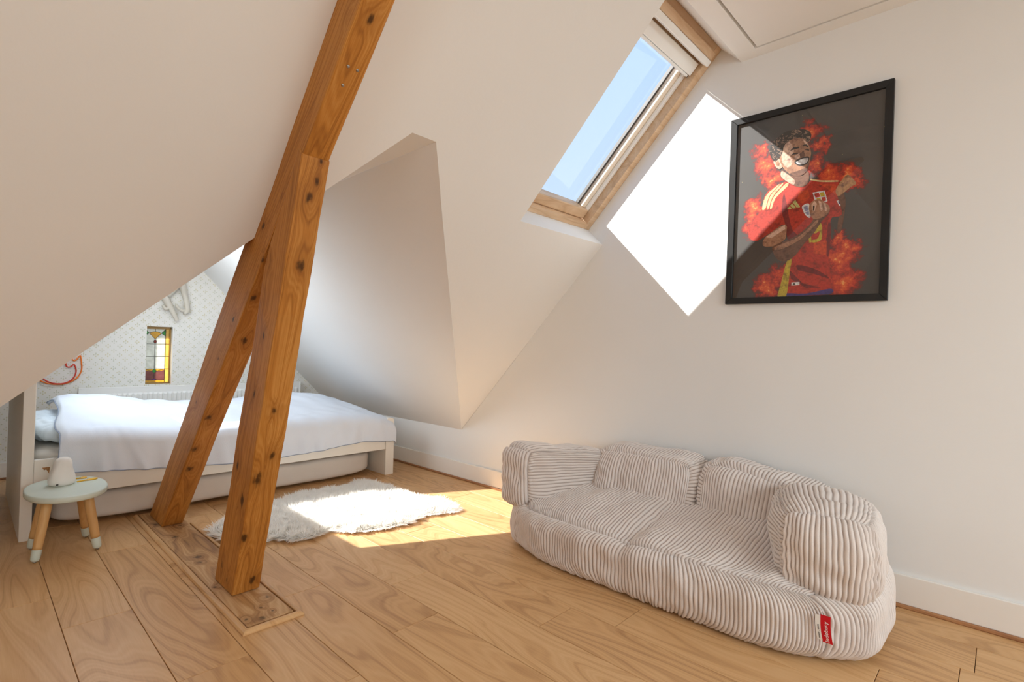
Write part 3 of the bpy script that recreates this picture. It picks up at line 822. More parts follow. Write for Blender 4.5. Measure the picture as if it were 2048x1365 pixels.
# folds on the hanging side: vertical pleats that fade upwards
hang = np.clip(1-(T_-0.0)/0.34, 0, 1)
pl = 0.5*np.sin(X_*17+1.3*np.sin(X_*5.1)+2.0)+0.35*np.sin(X_*41+2*np.sin(X_*7))+0.25*np.sin(X_*63+T_*9)
P[..., 1] -= 0.014*pl*hang**0.8
# sharper drapery folds near the head end and diagonal creases near the foot
for xc, sl_, wd, am in ((0.60, 0.25, 0.030, 0.016), (0.70, 0.45, 0.024, 0.013), (0.53, 0.1, 0.02, 0.010), (1.0, 0.2, 0.03, 0.006), (1.75, -0.5, 0.05, 0.008), (1.95, -0.7, 0.045, 0.009), (2.12, -0.8, 0.04, 0.008)):
    c0 = xc - sl_*(P[..., 2]-0.30)
    P[..., 1] -= am*np.exp(-((X_-c0)/wd)**2)*np.clip(1-T_/0.42, 0, 1)
    P[..., 2] += 0.35*am*np.exp(-((X_-c0)/wd)**2)*np.clip(1-abs(T_-0.33)/0.2, 0, 1)
# soft quilting lumps and small creases on the top
P[..., 2] += (0.007*Waves(1.6, seed=31)(P)+0.0030*Waves(6, seed=32)(P))*np.clip((T_-0.2)/0.2, 0, 1)
P[..., 1] += 0.003*Waves(5, seed=33)(P)*hang
for k_ in range(9):
    an = rng.uniform(0.2, 1.0); cx_, cy_ = rng.uniform(0.7, 2.2), rng.uniform(3.55, 4.3)
    u_ = (P[..., 0]-cx_)*math.sin(an)-(P[..., 1]-cy_)*math.cos(an); v_ = (P[..., 0]-cx_)*math.cos(an)+(P[..., 1]-cy_)*math.sin(an)
    P[..., 2] += 0.006*np.exp(-(u_/0.018)**2)*np.exp(-(v_/0.16)**2)*np.clip((T_-0.3)/0.1, 0, 1)
# head edge: leans towards the pillow at the back and sinks at its rim
P[..., 0] += np.clip(1-(X_-0.345)/0.3, 0, 1)*np.clip((P[..., 1]-3.6)/0.8, 0, 1)*0.05
e0 = np.clip(1-(X_-0.345)/0.035, 0, 1); e1 = np.clip((X_-2.31)/0.035, 0, 1)
P[..., 2] -= 0.022*e0**2+0.03*e1**2
P[..., 0] += 0.012*Waves(2.5, seed=35)(P)*e0
fs = [(i*NT+j, i*NT+j+1, (i+1)*NT+j+1, (i+1)*NT+j) for i in range(NX-1) for j in range(NT-1)]
duvet = mesh('duvet', P.reshape(-1, 3), [f[::-1] for f in fs], MAT['sheet'], None, True)
md = duvet.modifiers.new('thickness', 'SOLIDIFY'); md.thickness = 0.014; md.offset = -1
tag(duvet, 'rumpled white duvet with thin blue piping spread over the bed', 'duvet')
hem = [tuple(P[i, 0]+np.array([0, -0.001, -0.001])) for i in range(0, NX, 2)]
head = [tuple(P[0, j]+np.array([-0.001, 0, 0.001])) for j in range(0, NT, 2)]
tube('piping', hem, 0.0022, MAT['piping'], duvet, 6)
tube('piping', head, 0.0022, MAT['piping'], duvet, 6)

# ================================================================== SHEEPSKIN RUG
out_xy = [(0.928, 3.011), (0.973, 3.038), (1.129, 3.214), (1.325, 3.291), (1.368, 3.231), (1.457, 3.3), (1.571, 3.342), (1.777, 3.296), (1.889, 3.323), (2.013, 3.365), (2.051, 3.237), (2.062, 3.046), (2.051, 2.902), (2.083, 2.714), (2.14, 2.619), (2.101, 2.43), (2.05, 2.411), (1.941, 2.446), (1.876, 2.487), (1.82, 2.44), (1.698, 2.421), (1.521, 2.465), (1.417, 2.53), (1.396, 2.611), (1.346, 2.605), (1.25, 2.57), (1.155, 2.598), (1.123, 2.674), (1.044, 2.673), (0.966, 2.736), (0.911, 2.908)]
oc = np.array(catmull(out_xy, 6, True))
def inside(pts, poly):
    x, y = pts[:, 0], pts[:, 1]; r_ = np.zeros(len(pts), bool); j = len(poly)-1
    for i in range(len(poly)):
        xi, yi = poly[i]; xj, yj = poly[j]
        c = ((yi > y) != (yj > y)) & (x < (xj-xi)*(y-yi)/(yj-yi+1e-12)+xi)
        r_ ^= c; j = i
    return r_
def edge_dist(pts, poly):
    A = poly; B = np.roll(poly, -1, 0); best = np.full(len(pts), 9.0)
    for a_, b_ in zip(A, B):
        ab = b_-a_; t_ = np.clip(((pts-a_)@ab)/(ab@ab+1e-12), 0, 1)
        best = np.minimum(best, np.linalg.norm(pts-(a_+t_[:, None]*ab), axis=1))
    return best
rug = empty('sheepskin_rug', (float(oc[:, 0].mean()), float(oc[:, 1].mean()), 0.0), 'fluffy white double sheepskin rug on the floor beside the bed', 'rug')
# hide: slightly domed skin under the wool
bm = bmesh.new()
lo_ = [bm.verts.new((x, y, 0.002)) for x, y in oc]
cc = oc.mean(0)
hi_ = [bm.verts.new((*(p+(cc-p)*0.02), 0.005)) for p in oc]
bm.faces.new(lo_[::-1]); bm.faces.new(hi_)
n = len(oc)
for i in range(n): bm.faces.new((lo_[i], lo_[(i+1) % n], hi_[(i+1) % n], hi_[i]))
bm_to('hide', bm, MAT['wool'], rug)
# wool: tapering tufts
lo2, hi2 = oc.min(0), oc.max(0)
cand = rng.uniform(lo2, hi2, (160000, 2)); cand = cand[inside(cand, oc)][:85000]
ed = edge_dist(cand, oc)
nw = len(cand)
clump = Waves(14, n=24, seed=51); clump2 = Waves(14, n=24, seed=52)
c3 = np.c_[cand, np.zeros(nw)]
lx, ly = 0.7*clump(c3), 0.7*clump2(c3)
# lean outwards at the rim
g_ = np.zeros((nw, 2)); eps = 0.004
g_[:, 0] = (edge_dist(cand+[eps, 0], oc)-edge_dist(cand-[eps, 0], oc)); g_[:, 1] = (edge_dist(cand+[0, eps], oc)-edge_dist(cand-[0, eps], oc))
g_ /= (np.linalg.norm(g_, axis=1)[:, None]+1e-9)
rim = np.exp(-(ed/0.03)**2)
lx -= 1.3*rim*g_[:, 0]; ly -= 1.3*rim*g_[:, 1]
lx += rng.normal(0, 0.16, nw); ly += rng.normal(0, 0.16, nw)
ln = rng.uniform(0.034, 0.056, nw)*(1+0.25*np.exp(-(ed/0.02)**2)*rng.uniform(0, 1, nw))
hgt = np.clip(ed/0.04, 0.4, 1)
d3 = np.c_[lx, ly, np.full(nw, 1.0)*hgt]; d3 /= np.linalg.norm(d3, axis=1)[:, None]
base = np.c_[cand, np.full(nw, 0.006)]
mid = base+d3*(ln*0.5)[:, None]
tipd = d3+np.c_[lx, ly, np.full(nw, -0.15)]*0.35+rng.normal(0, 0.12, (nw, 3)); tipd /= np.linalg.norm(tipd, axis=1)[:, None]
tip = mid+tipd*(ln*0.5)[:, None]; tip[:, 2] = np.maximum(tip[:, 2], 0.004)
ang = rng.uniform(0, 6.28, nw); sd_ = np.c_[np.cos(ang), np.sin(ang), np.zeros(nw)]*(rng.uniform(0.0011, 0.0021, nw)*(1+1.0*np.exp(-(ed/0.02)**2)))[:, None]
V = np.stack([base-sd_, base+sd_, mid+sd_*0.9, mid-sd_*0.9, tip], 1).reshape(-1, 3)
ix = np.arange(nw)*5
tri = np.stack([np.c_[ix, ix+1, ix+2], np.c_[ix, ix+2, ix+3], np.c_[ix+3, ix+2, ix+4]], 1).reshape(-1, 3)
me = bpy.data.meshes.new('wool')
me.vertices.add(len(V)); me.vertices.foreach_set('co', V.ravel().astype('f'))
me.loops.add(len(tri)*3); me.loops.foreach_set('vertex_index', tri.ravel().astype('i'))
me.polygons.add(len(tri)); me.polygons.foreach_set('loop_start', (np.arange(len(tri))*3).astype('i'))
me.update(calc_edges=True); me.validate()
tag(link_mesh('wool', me, MAT['wool'], rug, True), kind='stuff')

# ================================================================== STOOL AND WHAT STANDS ON IT
SC = (0.353, 3.206); SZ = 0.300
stool = empty('kids_stool', (SC[0], SC[1], 0.0), 'small mint stool with oval seat and dipped wooden legs beside the bed', 'stool')
bm = bmesh.new()
rings_ = [(0.0, SZ-0.028), (0.90, SZ-0.028), (0.975, SZ-0.0265), (1.0, SZ-0.022), (1.0, SZ-0.005), (0.985, SZ-0.001), (0.95, SZ), (0.0, SZ)]
loops = []
for rr, z in rings_:
    if rr == 0: loops.append([bm.verts.new((SC[0], SC[1], z))]); continue
    lp_ = []
    for k in range(64):
        an = 2*math.pi*k/64
        c, s = math.cos(an), math.sin(an)
        lp_.append(bm.verts.new((SC[0]+0.150*rr*math.copysign(abs(c)**0.92, c), SC[1]+0.226*rr*math.copysign(abs(s)**0.92, s), z)))
    loops.append(lp_)
for A_, B_ in zip(loops[:-1], loops[1:]):
    if len(A_) == 1: [bm.faces.new((A_[0], B_[(k+1) % 64], B_[k])) for k in range(64)]
    elif len(B_) == 1: [bm.faces.new((A_[k], A_[(k+1) % 64], B_[0])) for k in range(64)]
    else: [bm.faces.new((A_[k], A_[(k+1) % 64], B_[(k+1) % 64], B_[k])) for k in range(64)]
bm_to('seat', bm, MAT['mint'], stool, True)
for fx, fy in ((0.241, 3.109), (0.465, 3.122), (0.243, 3.322), (0.452, 3.350)):
    top = Vector((SC[0]+(fx-SC[0])*0.62, SC[1]+(fy-SC[1])*0.62, SZ-0.026)); foot = Vector((fx, fy, 0.0))
    d = (foot-top)
    P_ = [top + d*t for t in (0, 0.25, 0.5, 0.75, 0.80)]
    leg = tube('leg', P_, [0.0205, 0.0200, 0.0192, 0.0180, 0.0178], MAT['leg_wood'], stool, 18)
    tp = [top+d*t for t in (0.80, 0.81, 0.88, 0.94, 0.965, 0.980, 0.985)]
    tube('dipped_tip', tp, [0.0180, 0.0183, 0.0180, 0.0172, 0.0150, 0.0100, 0.0050], MAT['mint'], leg, 18)
    tube('glide', [top+d*0.978, foot+Vector((0, 0, 0.0004))], 0.0055, MAT['steel'], leg, 10)

# bird-shaped night light
LC = Vector((0.340, 3.262, SZ))
prof = [(0.0, 0.000), (0.046, 0.000), (0.053, 0.004), (0.057, 0.015), (0.0575, 0.028), (0.055, 0.045), (0.050, 0.062), (0.044, 0.080), (0.041, 0.095), (0.040, 0.108), (0.037, 0.121), (0.030, 0.132), (0.019, 0.139), (0.008, 0.1415), (0.0, 0.142)]
bm = bmesh.new(); K = 40; loops = []
fd = Vector((0.72, -0.69, 0))                  # the beak points towards the room
prof = [(rr_*0.90, zz_*0.92) for rr_, zz_ in prof]
for rr, z in prof:
    if rr == 0: loops.append([bm.verts.new(LC+Vector((0, 0, z)))]); continue
    lp_ = []
    for k in range(K):
        an = 2*math.pi*k/K; dirv = Vector((math.cos(an), math.sin(an), 0))
        q = LC+dirv*rr+Vector((0, 0, z))+fd*0.006*max(0, (z-0.07)/0.07)
        q += fd*0.009*math.exp(-((dirv-fd).length/0.25)**2)*math.exp(-((z-0.092)/0.008)**2)          # beak
        sw = Vector((-fd.y, fd.x, 0))
        for s_ in (-1, 1):                                                                             # stubby wings
            q += sw*s_*0.007*math.exp(-((dirv-sw*s_).length/0.35)**2)*math.exp(-((z-0.060)/0.020)**2)
        lp_.append(bm.verts.new(q))
    loops.append(lp_)
for A_, B_ in zip(loops[:-1], loops[1:]):
    if len(A_) == 1: [bm.faces.new((A_[0], B_[(k+1) % K], B_[k])) for k in range(K)]
    elif len(B_) == 1: [bm.faces.new((A_[k], A_[(k+1) % K], B_[0])) for k in range(K)]
    else: [bm.faces.new((A_[k], A_[(k+1) % K], B_[(k+1) % K], B_[k])) for k in range(K)]
lamp = empty('night_light', LC, 'white bird-shaped silicone night light on the mint stool', 'night light')
bm_to('body', bm, MAT['silicone'], lamp, True)
pv = Vector((-0.40, -0.92, 0)).normalized()
tube('charging_port', [LC+pv*0.0500+Vector((0, 0, 0.010)), LC+pv*0.0530+Vector((0, 0, 0.010))], 0.0045, MAT['lead'], lamp, 10)

def clip(loc, ang, ln, label):
    """flat teardrop paddle with a thin stem"""
    cl = empty('hair_clip', loc, label, 'hair clip')
    d = Vector((math.cos(ang), math.sin(ang), 0)); s = Vector((-d.y, d.x, 0))
    prof_ = [(0, 0.0020), (0.40, 0.0035), (0.55, 0.010), (0.70, 0.0145), (0.86, 0.0135), (0.95, 0.0085), (1.0, 0.0008)]
    lo_, hi_ = [], []
    for t_, w_ in prof_:
        lo_.append((Vector(loc)+d*ln*t_-s*w_)); hi_.append((Vector(loc)+d*ln*t_+s*w_))
    ring = lo_+hi_[::-1]
    bm = bmesh.new()
    f = bm.faces.new([bm.verts.new(p) for p in ring]); r_ = bmesh.ops.extrude_face_region(bm, geom=[f])
    bmesh.ops.translate(bm, vec=(0, 0, 0.006), verts=[g for g in r_['geom'] if isinstance(g, bmesh.types.BMVert)])
    bmesh.ops.bevel(bm, geom=[e for e in bm.edges if abs(e.verts[0].co.z-e.verts[1].co.z) < 1e-5], offset=0.0015, segments=1, affect='EDGES')
    bm_to('paddle', bm, MAT['yellow'], cl, True)
    tube('pivot', [Vector(loc)+d*ln*0.5+Vector((0, 0, 0.005)), Vector(loc)+d*ln*0.5+Vector((0, 0, 0.0075))], 0.0022, MAT['steel'], cl, 8)
clip((0.396, 3.262, SZ+0.0003), 0.30, 0.088, 'mustard-yellow paddle-shaped hair clip in front of the night light')
clip((0.392, 3.335, SZ+0.0003), 0.10, 0.052, 'short mustard-yellow hair clip half hidden behind the night light')

# ================================================================== ON THE GABLE WALL
WY = YG-0.012
fl_ = empty('flame_wall_light', (0.47, YG, 0.64), 'red and orange bent-tube wall light shaped like a flame above the headboard', 'wall light')
def px_wall(L): return L
outer = [(0.600, 0.905), (0.582, 0.868), (0.560, 0.850), (0.574, 0.830), (0.590, 0.842), (0.607, 0.868), (0.613, 0.852), (0.617, 0.812), (0.620, 0.775), (0.612, 0.735), (0.588, 0.695), (0.548, 0.668), (0.500, 0.655), (0.440, 0.662), (0.385, 0.690), (0.350, 0.740), (0.345, 0.81), (0.375, 0.88), (0.41, 0.96), (0.405, 1.02), (0.45, 0.99), (0.48, 0.94), (0.52, 0.96)]
inner = [(0.535, 0.838), (0.527, 0.810), (0.532, 0.788), (0.545, 0.782), (0.558, 0.788), (0.570, 0.802), (0.577, 0.797), (0.585, 0.768), (0.586, 0.742), (0.575, 0.705), (0.548, 0.675), (0.502, 0.660), (0.450, 0.668), (0.405, 0.698), (0.385, 0.745), (0.40, 0.80), (0.43, 0.84), (0.44, 0.89), (0.47, 0.86), (0.49, 0.81), (0.515, 0.85)]
tube('outer_tube', [(x, WY-0.004, z) for x, z in catmull([(p[0], p[1]) for p in outer], 7)], 0.0046, MAT['orange_tube'], fl_, 8)
tube('inner_tube', [(x, WY-0.008, z) for x, z in catmull([(p[0], p[1]) for p in inner], 7)], 0.0046, MAT['red_tube'], fl_, 8)
for x, z in ((0.512, 0.653), (0.585, 0.690), (0.40, 0.68)):
    tube('mounting_peg', [(x, YG, z), (x, WY-0.006, z)], 0.004, MAT['brass'], fl_, 8)
wire = catmull([(0.385, WY+0.004, 0.683), (0.40, WY+0.004, 0.655), (0.46, WY+0.004, 0.64), (0.513, WY+0.004, 0.643), (0.515, WY+0.004, 0.656)], 6)
tube('cable', wire, 0.0016, MAT['silicone'], fl_, 6)

orn = empty('wall_ornament', (1.23, YG, 1.30), 'cream resin figure with curled limbs hanging on the wallpaper above the leaded window', 'wall ornament')
def limb(name, pts, rad):
    C_ = catmull(pts, 6); R_ = np.interp(np.linspace(0, 1, len(C_)), np.linspace(0, 1, len(rad)), rad)
    tube(name, C_, list(R_), MAT['ornament'], orn, 12)
oy = YG-0.03
limb('curled_arm', [(1.245, oy+0.02, 1.52), (1.262, oy, 1.46), (1.276, oy, 1.40), (1.290, oy-0.004, 1.335), (1.300, oy-0.006, 1.275), (1.292, oy-0.02, 1.243), (1.272, oy-0.03, 1.228)], [0.03, 0.028, 0.022, 0.02, 0.02, 0.017, 0.012])
limb('hand', [(1.292, oy-0.012, 1.258), (1.262, oy-0.016, 1.252), (1.235, oy-0.02, 1.268), (1.218, oy-0.02, 1.292), (1.214, oy-0.02, 1.305)], [0.013, 0.013, 0.012, 0.011, 0.007])
limb('leg', [(1.14, oy+0.01, 1.36), (1.165, oy, 1.30), (1.190, oy-0.01, 1.25), (1.210, oy-0.01, 1.205), (1.226, oy-0.01, 1.165)], [0.03, 0.026, 0.020, 0.018, 0.013])
limb('foot', [(1.165, oy, 1.285), (1.150, oy-0.012, 1.262), (1.135, oy-0.014, 1.265), (1.122, oy-0.01, 1.29)], [0.014, 0.015, 0.014, 0.010])
limb('torso', [(1.15, oy+0.008, 1.37), (1.18, oy-0.004, 1.43), (1.21, oy-0.004, 1.50), (1.24, oy+0.006, 1.55)], [0.03, 0.042, 0.044, 0.03])

# panel radiator
rad = empty('panel_radiator', (1.44, 5.02, 0.10), 'white fluted panel radiator behind the bed under the leaded window', 'radiator')
RX0, RX1, RZ0, RZ1, RYF = 0.600, 2.275, 0.12, 0.628, 4.985
bm = bmesh.new()
nf = int((RX1-RX0-0.05)/0.0333)
zs = [RZ0, RZ0+0.02, RZ0+0.05, RZ0+0.065, RZ1-0.065, RZ1-0.050, RZ1-0.012, RZ1-0.003, RZ1]
cols_ = []
for i in range(nf*8+1):
    x = RX0+0.025+i*(RX1-RX0-0.05)/(nf*8); ph = (i % 8)/8
    fl0 = 1.0 if 0.25 <= ph <= 0.75 else (0.5 if ph in (0.125, 0.875) else 0.0)
    cols_.append((x, fl0))
cols_ = [(RX0, 0), (RX0+0.01, 0)]+cols_+[(RX1-0.01, 0), (RX1, 0)]
vid = []
for ci, (x, q) in enumerate(cols_):
    row = []
    for zi, z in enumerate(zs):
        y = RYF+0.016 - (0.014*q if zi in (3, 4) else 0) + (0.006 if zi in (0, len(zs)-1) else 0)
        row.append(bm.verts.new((x, y, z)))
    vid.append(row)
for A_, B_ in zip(vid[:-1], vid[1:]):
    for k in range(len(zs)-1): bm.faces.new((A_[k], B_[k], B_[k+1], A_[k+1]))
bm_to('front_panel', bm, MAT['radiator'], rad)
box('back_panel', (RX0, RYF+0.05, RZ0), (RX1, RYF+0.062, RZ1-0.01), MAT['radiator'], rad, 0.003)
box('side_cover', (RX0-0.003, RYF+0.006, RZ0+0.01), (RX0+0.002, RYF+0.062, RZ1-0.002), MAT['radiator'], rad, 0.001, 1)
box('side_cover', (RX1-0.002, RYF+0.006, RZ0+0.01), (RX1+0.003, RYF+0.062, RZ1-0.002), MAT['radiator'], rad, 0.001, 1)
for i in range(28):
    x = RX0+0.01+i*(RX1-RX0-0.03)/27
    box('grille_bar', (x, RYF+0.012, RZ1-0.008), (x+0.010, RYF+0.056, RZ1-0.003), MAT['radiator'], rad)
for x in (0.75, 2.1):
    box('wall_bracket', (x, RYF+0.062, 0.2), (x+0.03, YG-0.001, 0.55), MAT['radiator'], rad)
tube('supply_pipe', [(0.64, RYF+0.03, 0.0), (0.64, RYF+0.03, RZ0+0.01)], 0.008, MAT['radiator'], rad, 10)
tube('supply_pipe', [(0.69, RYF+0.03, 0.0), (0.69, RYF+0.03, RZ0+0.01)], 0.008, MAT['radiator'], rad, 10)

# ================================================================== FRAMED POSTER
PC = Vector((2.605, 0.674, 1.700)); PWD, PHT, PRO = 0.662, 0.918, 0.017
PU = Vector((0, -math.cos(PRO), -math.sin(PRO))); PV = Vector((0, math.sin(PRO), -math.cos(PRO)))
poster = empty('framed_poster', PC+Vector((0.02, 0, 0))+PV*(PHT/2), 'black-framed poster of a smiling person in a red football shirt on the long wall', 'poster')
FB = 0.030
def pp(a, b, d=0.0): return PC + PU*a + PV*b + Vector((d, 0, 0))
hw, hh = PWD/2, PHT/2
def frame_bar(P0, P1, Q0, Q1):
    """P outer ends, Q inner ends"""
    bm = bmesh.new()
    add_hex(bm, [pp(*P0, 0.0), pp(*P1, 0.0), pp(*Q1, 0.002), pp(*Q0, 0.002), pp(*P0, 0.022), pp(*P1, 0.022), pp(*Q1, 0.022), pp(*Q0, 0.022)])
    bmesh.ops.bevel(bm, geom=bm.edges[:], offset=0.0012, segments=1, affect='EDGES')
    bm_to('frame_bar', bm, MAT['black_frame'], poster)
iw, ih = hw-FB, hh-FB
frame_bar((-hw, -hh), (hw, -hh), (-iw, -ih), (iw, -ih)); frame_bar((hw, -hh), (hw, hh), (iw, -ih), (iw, ih))
frame_bar((hw, hh), (-hw, hh), (iw, ih), (-iw, ih)); frame_bar((-hw, hh), (-hw, -hh), (-iw, ih), (-iw, -ih))
bm = bmesh.new()
add_hex(bm, [pp(-iw-.01, -ih-.01, 0.0165), pp(iw+.01, -ih-.01, 0.0165), pp(iw+.01, ih+.01, 0.0165), pp(-iw-.01, ih+.01, 0.0165), pp(-iw-.01, -ih-.01, 0.0215), pp(iw+.01, -ih-.01, 0.0215), pp(iw+.01, ih+.01, 0.0215), pp(-iw-.01, ih+.01, 0.0215)])
bm_to('backing_board', bm, MAT['dark_gap'], poster)
